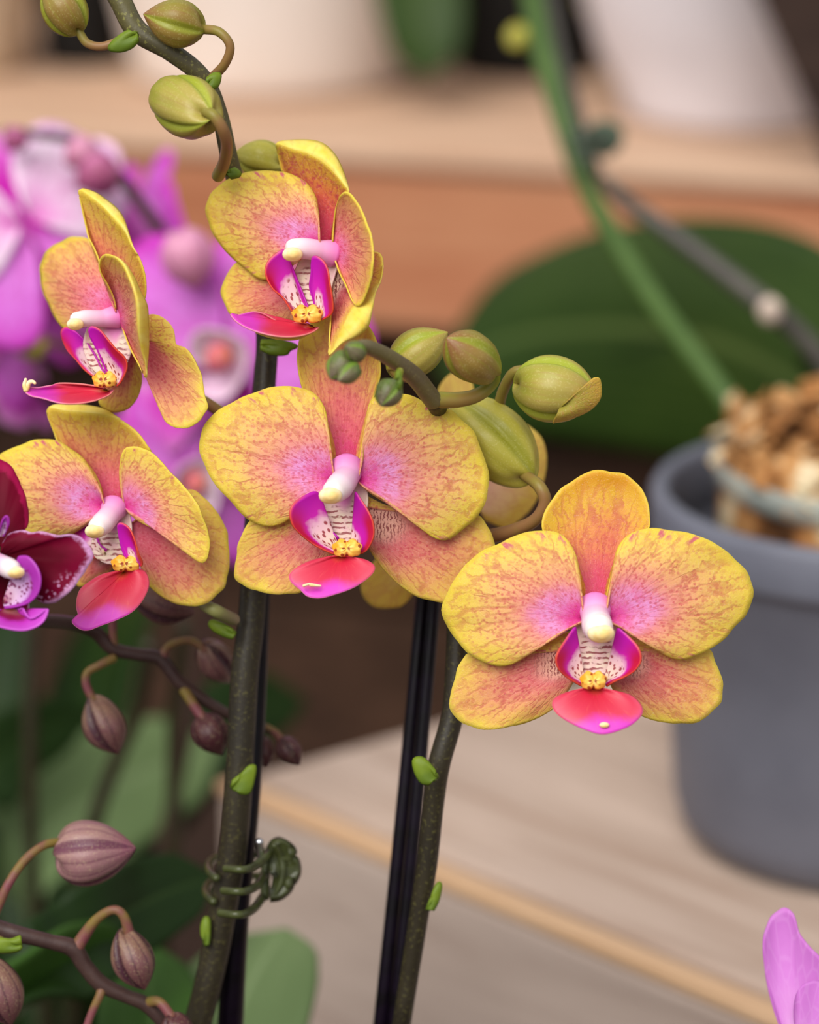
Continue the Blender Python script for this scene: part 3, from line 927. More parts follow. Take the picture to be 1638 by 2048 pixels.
callus(fc, M, (830, 1205, -40), 64, 48, cv)
tube('tendril', [M(380 + x * cv[2], 640 + y * cv[2], z) for x, y, z in ((600, 1405, -88), (630, 1395, -94), (640, 1400, -92), (690, 1405, -90))], [0.0003, 0.0002, 0.0004, 0.0002], MAT['anther'], fc, n=14, seg=8)

# ---- right flower
cv = (860, 900, 680 / 1638)
M = traced(0.594)
fr = flower(plant, 'open yellow flower furthest to the right, beside the grey pot', M, (1190, 1250, 20), cv, [
    ('dorsal_sepal', (795, 810, 22), [(738, 750, 20), (722, 650, 22), (712, 560, 26), (670, 460, 32), (600, 410, 40), (545, 390, 46), (541, 330, 50), (570, 268, 58), (620, 200, 64), (690, 140, 68), (765, 106, 68), (800, 101, 66), (850, 101, 66), (930, 112, 66), (990, 150, 62), (1032, 212, 56),
        (1056, 290, 48), (1060, 365, 42), (1020, 400, 38), (950, 430, 32), (905, 490, 28), (878, 590, 22), (853, 700, 20), (848, 750, 20)], dict(bulge=-18, wave=3, mat='dorsal_amber')),
    ('lateral_sepal', (770, 960, 42), [(690, 870, 42), (590, 900, 46), (480, 950, 48), (360, 985, 52), (250, 985, 56), (188, 975, 58), (150, 1022, 62), (116, 1100, 66), (99, 1200, 72), (108, 1272, 74), (170, 1322, 68), (250, 1346, 62), (360, 1338, 54), (470, 1310, 50), (560, 1268, 46), (625, 1215, 44), (685, 1125, 42), (730, 1060, 42)], dict(bulge=12, wave=3)),
    ('lateral_sepal', (825, 960, 42), [(905, 865, 42), (1000, 905, 46), (1100, 950, 50), (1220, 975, 54), (1340, 962, 58), (1380, 1030, 62), (1406, 1115, 66), (1404, 1205, 70), (1360, 1262, 66), (1280, 1310, 60), (1180, 1317, 54), (1080, 1302, 50), (1000, 1270, 46), (915, 1205, 44), (872, 1130, 42), (850, 1060, 42)], dict(bulge=12, wave=3, ph=2)),
    ('petal', (745, 815, 8), [(733, 750, 2), (722, 650, 0), (714, 560), (690, 480, 2), (640, 412), (560, 389, 10), (460, 400), (350, 440, 20), (250, 490), (165, 562, 32), (98, 655), (65, 725, 40), (65, 795), (92, 865, 40), (133, 925), (200, 990, 30), (285, 1030), (362, 1040, 20), (435, 1010), (510, 952, 10), (595, 900), (680, 858, 2), (730, 835)], dict(bulge=18, wave=4, ph=3)),
    ('petal', (850, 815, 8), [(850, 750, 2), (868, 645, 0), (888, 535), (910, 462, 2), (960, 407), (1050, 380, 10), (1150, 384), (1260, 405, 20), (1350, 440), (1430, 490, 30), (1500, 552), (1542, 635, 38), (1558, 695), (1530, 782, 40), (1470, 850), (1400, 922, 34), (1330, 970), (1230, 1007, 22), (1160, 1000), (1090, 962, 12), (1020, 912), (940, 868, 4), (875, 838)], dict(bulge=18, wave=4, ph=5)),
    ('throat', (797, 820, 24), [(715, 780, 20), (680, 870, 14), (690, 960, 8), (715, 1050, 4), (760, 1110, -6), (800, 1130, -8), (840, 1100, -6), (885, 1040, 4), (915, 950, 8), (920, 870, 14), (880, 780, 20)], dict(bulge=-6, ns=10)),
    ('side_lobe', (745, 1110, -14), [(735, 1140, -20), (700, 1120, -28), (655, 1092, -38), (622, 1060, -50), (606, 1020, -56), (612, 980, -56), (645, 925, -46), (700, 852, -30), (700, 920, -22), (708, 980, -14), (712, 1030, -10), (728, 1075, -12)], dict(bulge=-8, ns=16)),
    ('side_lobe', (840, 1110, -14), [(850, 1140, -20), (890, 1115, -28), (945, 1090, -38), (990, 1060, -50), (1018, 1012, -56), (1008, 958, -56), (968, 908, -46), (904, 858, -30), (908, 920, -22), (904, 980, -14), (880, 1035, -10), (850, 1080, -12)], dict(bulge=-8, ns=16)),
    ('lip', (790, 1140, -20), [(760, 1152, -22), (690, 1160, -30), (622, 1184, -40), (589, 1215, -48), (600, 1260, -58), (650, 1302, -68), (740, 1346, -80), (832, 1371, -86), (930, 1346, -80), (992, 1310, -70), (1025, 1265, -60), (1010, 1220, -50), (960, 1180, -40), (880, 1160, -30), (820, 1152, -22)], dict(bulge=14, ns=16)),
])
column(fr, M, [(795, 755, 18), (797, 800, -8), (805, 845, -44), (815, 862, -66)], [86, 68, 74, 68], (824, 884, -78), 56, cv)
callus(fr, M, (787, 1110, -40), 52, 44, cv)
blob('tendril', M(860 + 840 * cv[2], 900 + 1325 * cv[2], -84), (RIGHT * 0.0010, UP * 0.0006, FWD * 0.0006), MAT['anther'], fr, nu=12, nv=8)

# ---- top flower
cv = (380, 240, 420 / 1638)
M = traced(0.603)
ft = flower(plant, 'open yellow flower at the top of the tall stem, facing left', M, (640, 490, 20), cv, [
    ('dorsal_sepal', (1060, 1010, 20), [(1008, 960, 20), (998, 850, 26), (988, 650, 40), (940, 530, 60), (860, 450, 74), (760, 420, 82), (712, 390, 86), (690, 300, 80), (676, 220, 70), (690, 190, 55), (800, 226, 40), (920, 262, 26), (1030, 322, 12), (1120, 402, 0), (1200, 500, -10), (1238, 560, -10), (1190, 620, -4), (1140, 730, 4), (1120, 860, 12), (1110, 970, 18)],
        dict(bulge=-40, wave=0, mat='dorsal_red', flap={9: (680, 176, 60), 10: (800, 157, 70), 11: (960, 160, 60), 12: (1060, 198, 46), 13: (1145, 290, 30), 14: (1205, 430, 10)}, pw=1.5)),
    ('lateral_sepal', (900, 1330, 40), [(760, 1210, 50), (600, 1180, 70), (480, 1130, 90), (370, 1112, 100), (300, 1190, 110), (250, 1300, 116), (243, 1362, 116), (280, 1450, 104), (312, 1512, 96), (400, 1560, 86), (560, 1600, 70), (720, 1600, 56), (840, 1570, 46), (890, 1480, 42)], dict(bulge=10, mat='lateral_plain')),
    ('lateral_sepal', (1120, 1230, 30), [(1200, 1100, 20), (1330, 1020, 0), (1440, 1028, -20), (1482, 1042, -30), (1505, 1105, -40), (1490, 1240, -50), (1420, 1330, -66), (1350, 1420, -72), (1270, 1480, -80), (1205, 1600, -88), (1160, 1700, -90), (1105, 1800, -86), (1085, 1770, -70), (1095, 1600, -40), (1100, 1450, -10), (1105, 1330, 16)],
        dict(bulge=-10, mat='lateral_pale', flap={5: (1488, 1250, -58), 6: (1450, 1350, -80), 7: (1420, 1490, -92), 8: (1390, 1610, -100), 9: (1300, 1690, -104), 10: (1190, 1740, -102), 11: (1085, 1840, -92)})),
    ('petal', (1020, 985, 10), [(1006, 950, 6), (999, 850, 8), (997, 690), (970, 580, 20), (900, 485), (800, 430, 40), (700, 406), (600, 394, 60), (480, 405), (360, 440, 84), (240, 500), (170, 560, 104), (140, 640), (130, 720, 112), (150, 820), (200, 920, 104), (270, 1010), (350, 1090, 86), (430, 1160), (510, 1222, 60), (590, 1244), (680, 1210, 34), (800, 1120), (920, 1050, 14)], dict(bulge=24, wave=5, ph=4)),
    ('petal', (1120, 1010, 0), [(1113, 950, -4), (1120, 840, -16), (1135, 700, -40), (1165, 600, -70), (1210, 558, -90), (1262, 588, -100), (1330, 690, -120), (1390, 830, -140), (1422, 950, -150), (1432, 1080, -150), (1418, 1200, -140), (1392, 1320, -124), (1345, 1420, -104), (1300, 1452, -90), (1265, 1410, -70), (1220, 1300, -46), (1170, 1200, -26), (1130, 1090, -6)], dict(bulge=-14, wave=3, ph=1, mat='petal_salmon')),
    ('throat', (1060, 1040, 24), [(960, 960, 20), (860, 1080, 18), (830, 1150, 14), (780, 1250, 10), (810, 1400, 0), (880, 1480, -6), (980, 1500, -10), (1070, 1400, 6), (1120, 1250, 14), (1150, 1120, 14), (1140, 1000, 18)], dict(bulge=-6, ns=10)),
    ('side_lobe', (880, 1540, -10), [(840, 1560, -20), (780, 1470, -24), (715, 1375, -26), (650, 1322, -28), (606, 1255, -28), (584, 1180, -28), (604, 1105, -28), (665, 1045, -26), (738, 1012, -22), (790, 1120, -10), (840, 1250, -4), (900, 1400, -10), (930, 1480, -14)], dict(bulge=-10, ns=16)),
    ('side_lobe', (1010, 1550, -36), [(1030, 1560, -40), (1108, 1505, -66), (1112, 1400, -76), (1090, 1260, -80), (1076, 1170, -78), (1042, 1100, -72), (985, 1060, -64), (948, 1078, -56), (943, 1180, -48), (930, 1290, -40), (960, 1400, -36), (985, 1490, -34)], dict(bulge=-6, ns=16, mat='side_lobe_full')),
    ('lip', (960, 1610, -26), [(1005, 1622, -40), (955, 1655, -64), (870, 1682, -84), (760, 1693, -96), (640, 1682, -100), (520, 1652, -96), (420, 1612, -86), (345, 1560, -74), (312, 1510, -62), (360, 1520, -54), (420, 1508, -44), (490, 1494, -34), (560, 1508, -26), (620, 1540, -20), (690, 1575, -16), (780, 1585, -14), (870, 1580, -18), (920, 1590, -22)], dict(bulge=-22, ns=16)),
])
column(ft, M, [(1110, 1040, 14), (1010, 1020, 0), (880, 1000, -16), (790, 1000, -26)], [110, 84, 82, 72], (800, 1048, -46), 70, cv)
callus(ft, M, (915, 1515, -40), 100, 72, cv)
ox, oy, kk = cv
fan('lip_keel', M, (930, 1650, -30), [(990, 1645, -20), (940, 1672, -30), (830, 1714, -40), (700, 1714, -46), (590, 1690, -50), (510, 1655, -50), (640, 1665, -40), (820, 1660, -30)], MAT['petal_back'], ft, conv=cv, ns=8)

# ---- upper left flower
cv = (0, 340, 440 / 1638)
M = traced(0.606)
fu = flower(plant, 'yellow flower seen from the side, above the other left-hand one', M, (225, 620, 10), cv, [
    ('dorsal_sepal', (870, 1080, 20), [(840, 1040, 20), (800, 900, 24), (760, 740, 30), (710, 600, 40), (660, 500, 50), (640, 420, 54), (605, 260, 50), (590, 152, 40), (680, 202, 24), (780, 282, 8), (860, 372, -6), (936, 462, -14), (980, 560, -20), (1042, 665, -24), (1082, 800, -20), (1080, 950, -8), (1020, 1020, 4), (920, 1060, 14)],
        dict(bulge=-40, flap={7: (592, 146, 42), 8: (700, 164, 40), 9: (790, 222, 34), 10: (868, 285, 24), 11: (925, 372, 8), 12: (985, 555, -20)}, pw=1.4)),
    ('lateral_sepal', (960, 1240, 40), [(1010, 1130, 30), (1090, 1086, 20), (1160, 1078, 10), (1232, 1112, 0), (1290, 1182, -8), (1314, 1300, -12), (1390, 1330, -24), (1452, 1420, -32), (1510, 1560, -40), (1525, 1680, -44), (1546, 1762, -48), (1520, 1822, -48), (1450, 1900, -46), (1380, 1921, -42), (1290, 1910, -36), (1230, 1870, -28), (1190, 1760, -16), (1125, 1600, 0), (1080, 1470, 16), (1020, 1340, 30)], dict(bulge=12, wave=4, mat='lateral_plain')),
    ('lateral_sepal', (960, 1300, 50), [(1010, 1400, 60), (1050, 1500, 70), (1052, 1600, 80), (1020, 1700, 90), (950, 1780, 96), (850, 1806, 100), (780, 1782, 100), (738, 1732, 96), (760, 1660, 90), (820, 1560, 80), (880, 1440, 66)], dict(bulge=6, mat='lateral_plain')),
    ('petal', (870, 1070, 10), [(850, 1030, 8), (800, 900, 30), (765, 770, 60), (742, 690, 84), (705, 565, 120), (650, 511, 150), (560, 499, 180), (480, 519, 204), (390, 570, 226), (330, 640, 238), (297, 722, 240), (304, 830, 232), (330, 930, 214), (380, 1040, 180), (430, 1130, 150), (500, 1190, 120), (620, 1170, 70), (760, 1110, 30)], dict(bulge=24, wave=3, mat='petal_salmon')),
    ('petal', (880, 1090, -4), [(862, 1030, -14), (846, 950, -28), (800, 850, -50), (752, 770, -66), (737, 700, -76), (758, 642, -90), (800, 627, -106), (860, 650, -130), (920, 705, -154), (960, 790, -172), (1000, 900, -182), (1022, 1010, -180), (1032, 1200, -160), (1060, 1350, -130), (1090, 1460, -110), (1088, 1550, -90), (1040, 1460, -60), (970, 1330, -36), (920, 1200, -14)],
        dict(bulge=-16, mat='petal_salmon', flap={7: (862, 646, -130), 8: (932, 700, -146), 9: (1000, 800, -150), 10: (1045, 905, -148), 11: (1095, 1010, -140), 12: (1106, 1180, -124), 13: (1104, 1350, -104), 14: (1092, 1480, -100)})),
    ('throat', (870, 1110, 24), [(770, 1060, 24), (690, 1130, 20), (640, 1200, 16), (620, 1330, 14), (680, 1470, 4), (760, 1540, 0), (840, 1560, -4), (940, 1450, 4), (980, 1330, 14), (970, 1200, 14), (920, 1080, 18)], dict(bulge=-4, ns=10)),
    ('side_lobe', (770, 1560, 0), [(690, 1535, 16), (620, 1482, 28), (560, 1412, 40), (500, 1345, 50), (464, 1262, 56), (455, 1200, 54), (490, 1168, 44), (560, 1200, 30), (640, 1275, 18), (700, 1360, 8), (750, 1460, 2), (790, 1520, -2)], dict(bulge=-8, ns=16)),
    ('side_lobe', (865, 1595, -40), [(870, 1612, -44), (905, 1572, -60), (945, 1475, -74), (932, 1400, -80), (862, 1330, -84), (802, 1258, -84), (742, 1188, -78), (682, 1163, -70), (656, 1190, -64), (672, 1245, -58), (722, 1335, -50), (782, 1480, -44), (845, 1580, -40)], dict(bulge=-6, ns=16)),
    ('lip', (800, 1640, -20), [(850, 1638, -30), (805, 1680, -50), (700, 1720, -76), (560, 1742, -90), (440, 1736, -94), (320, 1702, -90), (222, 1680, -80), (178, 1640, -70), (200, 1618, -62), (268, 1622, -54), (370, 1605, -42), (430, 1588, -30), (560, 1590, -20), (690, 1605, -14), (780, 1622, -16)], dict(bulge=-18, ns=16)),
])
column(fu, M, [(870, 1090, 14), (760, 1105, 2), (640, 1105, -12), (560, 1120, -22)], [90, 64, 64, 60], (560, 1148, -40), 56, cv)
callus(fu, M, (780, 1560, -40), 76, 62, cv)
for pts in (((195, 1640, -72), (182, 1600, -72), (192, 1555, -72)), ((200, 1625, -70), (215, 1585, -70), (245, 1576, -72), (262, 1590, -74))):
    tube('tendril', [M(x * cv[2], 340 + y * cv[2], z) for x, y, z in pts], [0.0006, 0.0003], MAT['anther'], fu, n=14, seg=8)

# ---- lower left flower
cv = (0, 780, 480 / 1638)
M = traced(0.608)
fw = flower(plant, 'open yellow flower with drooping red lip, partly behind the burgundy one', M, (220, 1010, 20), cv, [
    ('dorsal_sepal', (765, 820, 22), [(700, 760, 20), (670, 620, 26), (590, 500, 40), (480, 430, 56), (400, 365, 66), (362, 275, 70), (324, 180, 66), (336, 122, 56), (450, 142, 42), (560, 152, 32), (680, 164, 22), (790, 188, 14), (880, 240, 8), (950, 302, 2), (1000, 372, 0), (1030, 430, 4), (950, 480, 10), (880, 560, 16), (845, 720, 20)],
        dict(bulge=-30, flap={7: (345, 112, 60), 8: (450, 98, 62), 9: (580, 104, 56), 10: (705, 130, 40), 11: (795, 182, 18)}, pw=1.4)),
    ('lateral_sepal', (870, 930, 40), [(960, 860, 40), (1120, 760, 40), (1290, 682, 40), (1400, 740, 40), (1480, 832, 40), (1540, 942, 40), (1566, 1060, 40), (1560, 1200, 42), (1540, 1330, 46), (1480, 1402, 48), (1400, 1456, 48), (1290, 1476, 46), (1180, 1450, 42), (1080, 1392, 38), (1000, 1310, 36), (965, 1200, 36), (925, 1060, 38)], dict(bulge=12, wave=3, mat='lateral_plain')),
    ('lateral_sepal', (780, 1100, 50), [(640, 1120, 60), (560, 1200, 72), (520, 1300, 80), (545, 1342, 80), (640, 1300, 70), (740, 1240, 60), (790, 1190, 52)], dict(bulge=6, mat='lateral_pale')),
    ('petal', (720, 800, 10), [(695, 740, 6), (655, 600, 8), (570, 470, 16), (480, 400, 26), (390, 346, 36), (270, 339, 50), (150, 370, 64), (60, 408, 76), (0, 448, 84), (-60, 520, 92), (-80, 640, 96), (-40, 790, 92), (60, 920, 80), (220, 1010, 60), (400, 1020, 40), (560, 940, 20), (660, 860, 10)], dict(bulge=22, wave=3, ph=2)),
    ('petal', (850, 800, 4), [(835, 720, 0), (818, 600, -6), (820, 480, -14), (850, 400, -20), (900, 385, -24), (960, 392, -28), (1040, 430, -34), (1130, 520, -40), (1220, 618, -46), (1300, 710, -50), (1362, 802, -54), (1402, 920, -56), (1434, 1040, -56), (1420, 1135, -52), (1378, 1182, -46), (1300, 1125, -34), (1200, 1042, -22), (1080, 962, -10), (950, 895, -2), (880, 840, 2)], dict(bulge=4, wave=5, ph=3)),
    ('throat', (790, 840, 24), [(690, 790, 22), (640, 890, 20), (630, 1000, 16), (630, 1110, 10), (690, 1170, 0), (780, 1190, -4), (850, 1130, 0), (890, 1050, 10), (900, 940, 16), (880, 810, 20)], dict(bulge=-4, ns=10)),
    ('side_lobe', (720, 1120, 0), [(690, 1170, 4), (600, 1120, 24), (520, 1050, 36), (495, 985, 40), (540, 925, 34), (610, 885, 22), (640, 960, 10), (680, 1050, 4), (730, 1090, 0)], dict(bulge=-6, ns=16)),
    ('side_lobe', (930, 1200, -50), [(965, 1205, -56), (972, 1175, -62), (945, 1110, -74), (915, 1010, -78), (882, 942, -74), (832, 908, -66), (800, 925, -58), (815, 1030, -48), (848, 1128, -46), (900, 1180, -48)], dict(bulge=-6, ns=16, mat='side_lobe_full')),
    ('lip', (850, 1235, -26), [(800, 1238, -30), (700, 1260, -40), (610, 1310, -54), (542, 1372, -64), (520, 1470, -76), (532, 1550, -88), (488, 1582, -98), (540, 1632, -100), (602, 1642, -98), (690, 1610, -96), (800, 1570, -94), (900, 1518, -86), (972, 1440, -72), (1016, 1340, -56), (1004, 1262, -44), (960, 1225, -36), (900, 1232, -30)], dict(bulge=16, ns=16)),
])
column(fw, M, [(780, 800, 14), (750, 850, -10), (700, 910, -36), (660, 945, -54)], [96, 74, 80, 68], (646, 964, -64), 60, cv)
callus(fw, M, (860, 1185, -44), 84, 56, cv)

# ---- the flower turned away behind the big bud
M = traced(0.640)
cv = (0, 0, 1)
fb = flower(plant, 'yellow flower turned away, behind the large green bud', M, (930, 980, 0), cv, [
    ('dorsal_sepal', (935, 960, 0), [(890, 900, 0), (872, 830, 0), (876, 780, 4), (895, 752, 8), (915, 745, 8), (938, 752, 8), (950, 790, 4), (960, 850, 0), (960, 910, 0)], dict(bulge=8)),
    ('petal', (940, 985, 0), [(960, 930, 0), (1000, 870, 4), (1040, 847, 10), (1065, 858, 14), (1085, 880, 16), (1093, 915, 18), (1088, 960, 18), (1070, 1005, 16), (1045, 1035, 14), (1010, 1054, 8), (970, 1040, 0)], dict(bulge=8)),
    ('petal', (920, 985, 0), [(900, 940, 0), (850, 900, 4), (800, 900, 10), (780, 950, 14), (800, 1010, 14), (860, 1040, 8), (910, 1020, 0)], dict(bulge=8)),
    ('lateral_sepal', (925, 1010, 4), [(890, 1010, 4), (800, 1070, 8), (735, 1140, 14), (722, 1180, 18), (745, 1212, 20), (785, 1216, 20), (812, 1205, 18), (850, 1150, 12), (900, 1080, 6)], dict(bulge=6)),
], {'petal': 'petal_reverse', 'dorsal_sepal': 'petal_reverse', 'lateral_sepal': 'petal_reverse'})

# ------------------------------------------------------------------ yellow plant: stems, buds, bracts
ptube('stem', [(205, -60, .604), (240, 0, .604), (275, 62, .604), (340, 102, .604), (405, 155, .606), (438, 225, .608), (462, 330, .612), (495, 440, .622), (528, 580, .628)], [21, 22, 22, 20, 18, 17, 18, 20, 22], MAT['stem_top'], plant)
ptube('stem', [(528, 580, .628), (534, 690, .628), (527, 800, .628), (505, 1200, .628), (489, 1350, .628), (481, 1500, .629), (475, 1600, .630), (466, 1700, .632), (449, 1800, .634), (431, 1900, .636), (408, 2000, .638), (380, 2110, .642), (370, 2260, .66), (420, 2480, .69)],
      [22, 22, 23, 27, 28, 28, 28, 28, 28, 28, 28, 28, 28, 28], MAT['stem_dark'], plant)
ptube('stem', [(868, 803, .597), (893, 850, .612), (918, 940, .620), (925, 1060, .622), (918, 1200, .620), (914, 1330, .620), (905, 1430, .620), (878, 1530, .620), (866, 1620, .622), (854, 1730, .625), (838, 1830, .628), (819, 1950, .632), (803, 2050, .636), (780, 2200, .65), (700, 2480, .69)],
      [18, 18, 20, 22, 24, 24, 23, 23, 21, 21, 20, 19, 19, 20, 22], MAT['stem_dark'], plant)
ptube('stem', [(868, 803, .597), (828, 752, .590), (780, 716, .583), (735, 694, .576), (712, 692, .573)], [19, 19, 17, 15, 11], MAT['stem_tip'], plant)

def add_bud(parent, b, t, r, mat, ped=None, pr=10, pm='pedicel', label=None, **k):
    o = bud('flower_bud', P(*b), P(*t), r * b[2] / FPX, MAT[mat], parent, **k)
    if label:
        o['label'] = label
    if ped:
        ptube('pedicel', ped, pr if isinstance(pr, list) else [pr, pr * 0.9, pr], MAT[pm], o)
    return o

add_bud(plant, (158, 62, .602), (88, -38, .600), 45, 'bud_olive', [(156, 60, .602), (174, 86, .602), (203, 93, .602), (238, 82, .602), (268, 64, .604)], [9, 9, 10], spin=0.4)
add_bud(plant, (404, 60, .600), (286, 28, .598), 47, 'bud_olive', [(402, 58, .600), (438, 64, .598), (460, 92, .598), (450, 127, .600), (424, 156, .604)], [10, 9, 10], spin=1.3)
add_bud(plant, (418, 236, .586), (318, 184, .606), 62, 'bud_green', [(412, 222, .586), (430, 234, .585), (447, 262, .586), (454, 292, .590), (448, 326, .598), (436, 352, .606)], [12, 12, 13], 'pedicel', spin=2.5, point=0.05, fat=0.46)
add_bud(plant, (562, 330, .624), (468, 306, .626), 42, 'bud_yellow', [(560, 332, .624), (580, 340, .626), (590, 370, .628)], 9, spin=0.8)
add_bud(plant, (782, 742, .606), (896, 664, .604), 47, 'bud_green', [(785, 738, .606), (800, 752, .604), (830, 758, .598)], 11, spin=1.0, fat=0.45)
add_bud(plant, (988, 750, .596), (893, 676, .586), 49, 'bud_olive', [(990, 735, .598), (986, 764, .599), (957, 789, .599), (920, 799, .598), (874, 800, .597)], [11, 13, 15, 17], 'pedicel_green', spin=0.2, point=0.25, fat=0.5)
add_bud(plant, (1034, 768, .606), (1192, 790, .602), 66, 'bud_green', [(1050, 740, .606), (1026, 747, .607), (1007, 780, .610), (994, 822, .614), (968, 880, .618), (922, 950, .620)], [11, 11, 12], spin=0.55, point=0.0, fat=0.45)
ob = add_bud(plant, (1060, 954, .612), (905, 800, .614), 70, 'bud_yellow', [(1046, 948, .610), (1078, 972, .606), (1090, 1006, .606), (1070, 1040, .608), (1028, 1061, .612), (975, 1074, .616), (926, 1085, .621)], [11, 13, 13, 13, 14, 15, 16], 'pedicel', spin=1.9, point=0.02, fat=0.46)
# the split sepal at the tip of the bud at the right
fan('loose_sepal', traced(0.600), (1120, 815, -10), [(1150, 790, -14), (1180, 762, -16), (1193, 755, -14), (1201, 762, -10), (1201, 795, -6), (1180, 820, -4), (1140, 838, -2), (1105, 846, 0)], petal_mat('sepal_bud', ((0.0, (150, 146, 52)), (0.6, (168, 150, 60)), (1.0, (196, 160, 64))), vein_amt=0.2, spot_amt=0.2), plant, bulge=14)
add_bud(plant, (700, 712, .574), (660, 758, .570), 30, 'bud_small', None, spin=0.9)
add_bud(plant, (724, 712, .572), (690, 692, .568), 22, 'bud_small', None, spin=0.3)
add_bud(plant, (716, 735, .570), (676, 762, .566), 20, 'bud_small', None, spin=2.2)
add_bud(plant, (788, 766, .578), (762, 812, .574), 28, 'bud_small', [(786, 768, .578), (796, 756, .580), (800, 742, .583)], 8, 'pedicel_green', spin=1.2)

def bract(parent, pts, d, mat='bract'):
    c = np.mean([(x, y) for x, y in pts[1:]], axis=0)
    return fan('bract', traced(d), pts[0] + (0,), [(x, y, -6) for x, y in pts[1:]], MAT[mat], parent, nt=24, ns=8, bulge=10, thick=0.0008)
bract(plant, [(275, 66), (258, 62), (240, 72), (222, 88), (218, 100), (240, 103), (262, 95), (276, 80)], .598)
bract(plant, [(412, 168), (414, 158), (428, 148), (440, 148), (440, 158), (436, 170), (428, 176), (418, 176)], .601)
bract(plant, [(800, 752), (792, 760), (794, 746), (797, 742), (800, 750), (801, 772), (796, 780)], .573)
bract(plant, [(520, 690), (522, 682), (560, 682), (596, 692), (580, 700), (576, 708), (545, 708), (522, 698)], .618)
bract(plant, [(462, 1575), (466, 1562), (488, 1545), (500, 1532), (511, 1531), (510, 1550), (500, 1584), (480, 1586)], .622)
bract(plant, [(472, 1268), (462, 1258), (440, 1246), (422, 1241), (418, 1250), (430, 1262), (450, 1272), (466, 1276)], .622)
bract(plant, [(876, 1556), (868, 1540), (850, 1520), (838, 1514), (826, 1520), (830, 1544), (842, 1564), (858, 1568)], .612)
bract(plant, [(854, 1820), (864, 1800), (872, 1774), (880, 1763), (882, 1772), (876, 1800), (866, 1820)], .624)
bract(plant, [(412, 1892), (404, 1870), (404, 1850), (410, 1834), (418, 1838), (418, 1870), (416, 1888)], .632)
bract(plant, [(446, 345), (462, 345), (470, 338), (480, 346), (478, 352), (462, 356)], .605)
ptube('pedicel', [(370, 1165, .622), (404, 1205, .618), (432, 1222, .616), (470, 1240, .622)], [12, 12, 14, 12], MAT['pedicel_pale'], plant)
ptube('pedicel', [(300, 690, .622), (360, 770, .626), (420, 810, .626), (480, 850, .628), (522, 880, .628)], [10, 11, 12, 12, 12], MAT['pedicel'], plant)
ptube('pedicel', [(690, 960, .605), (640, 1010, .618), (570, 1060, .624), (514, 1080, .628)], [14, 12, 12, 14], MAT['pedicel'], plant)
ptube('pedicel', [(1190, 1200, .600), (1100, 1170, .616), (1000, 1150, .620), (925, 1140, .621)], [14, 12, 12, 14], MAT['pedicel'], plant)
ptube('pedicel', [(640, 500, .606), (620, 540, .620), (575, 570, .628), (532, 590, .628)], [14, 12, 12, 14], MAT['pedicel'], plant)
ptube('pedicel', [(930, 985, .640), (930, 1010, .634), (926, 1040, .626)], [12, 12, 12], MAT['pedicel'], plant)
ptube('pedicel', [(220, 1010, .612), (290, 1090, .622), (370, 1165, .622)], [12, 12, 12], MAT['pedicel_pale'], plant)

# pot under the yellow plant
def orchid_pot(c, r, h, label, mat, name='flower_pot'):
    p = empty(name, c, None, label, 'pot')
    lathe('body', [(0.001, 0.0), (r * 0.72, 0.0), (r * 0.78, 0.004), (r * 0.97, h * 0.9), (r, h * 0.9 + 0.002), (r, h), (r * 0.93, h), (r * 0.9, h * 0.8), (r * 0.74, 0.006), (0.001, 0.006)], c, MAT[mat], p)
    return p

# ------------------------------------------------------------------ stakes and clips
def stake(pts, r, label):
    o = ptube('plant_stake', pts, r, MAT['stake'], None, seg=12)
    return tag(o, label, 'stake')
stake([(519, 1150, .640), (510, 1380, .640), (500, 1560, .640), (487, 1700, .640), (476, 1800, .641), (468, 1900, .643), (461, 2050, .648), (455, 2200, .66), (450, 2480, .69)], [22, 23, 23, 24, 25, 26, 26, 26, 26], 'black plant stake behind the tall left stem, held by the green clip')
stake([(851, 1110, .640), (845, 1200, .640), (822, 1450, .640), (793, 1750, .641), (762, 2050, .646), (745, 2200, .66), (725, 2480, .69)], [14, 14, 14, 15, 16, 16, 16], 'first of two black stakes beside the thinner stem, further from the grey pot')
stake([(873, 1110, .638), (868, 1200, .638), (847, 1450, .638), (820, 1750, .639), (788, 2050, .644), (772, 2200, .66), (752, 2480, .69)], [13, 13, 13, 13, 13, 13, 13], 'second of two black stakes beside the thinner stem, nearer the grey pot')

clip = empty('orchid_clip', P(520, 1760, .63), None, 'olive green claw clip gripping the stem and black stake', 'clip')
ptube('tine', [(451, 1737, .622), (475, 1739, .619), (495, 1738, .620), (519, 1726, .626), (546, 1698, .634)], [8, 8, 8, 9, 9], MAT['clip'], clip)
ptube('tine', [(446, 1781, .623), (470, 1783, .620), (492, 1782, .621), (514, 1771, .626), (528, 1748, .634)], [8, 8, 8, 9, 9], MAT['clip'], clip)
ptube('tine', [(440, 1826, .624), (468, 1829, .621), (488, 1828, .622), (508, 1817, .627), (528, 1790, .635)], [8, 8, 8, 9, 9], MAT['clip'], clip)
ptube('tine', [(434, 1757, .628), (420, 1745, .632), (417, 1730, .640), (432, 1716, .652), (480, 1708, .660), (540, 1712, .650)], [8, 8, 8, 8, 8], MAT['clip'], clip)
ptube('tine', [(428, 1804, .630), (415, 1792, .634), (411, 1778, .642), (426, 1762, .654), (476, 1752, .662), (536, 1752, .652)], [8, 8, 8, 8, 8], MAT['clip'], clip)
fan('grip', traced(0.632), (548, 1748, 0), [(536, 1702, 0), (546, 1686, -4), (562, 1679, 2), (582, 1690, 14), (587, 1706, 6), (585, 1714, 10), (597, 1722, 16), (600, 1744, 18), (590, 1762, 12), (580, 1766, 4), (580, 1780, 8), (562, 1796, 4), (540, 1800, 0)], MAT['clip'], clip, bulge=-10, thick=0.0022)
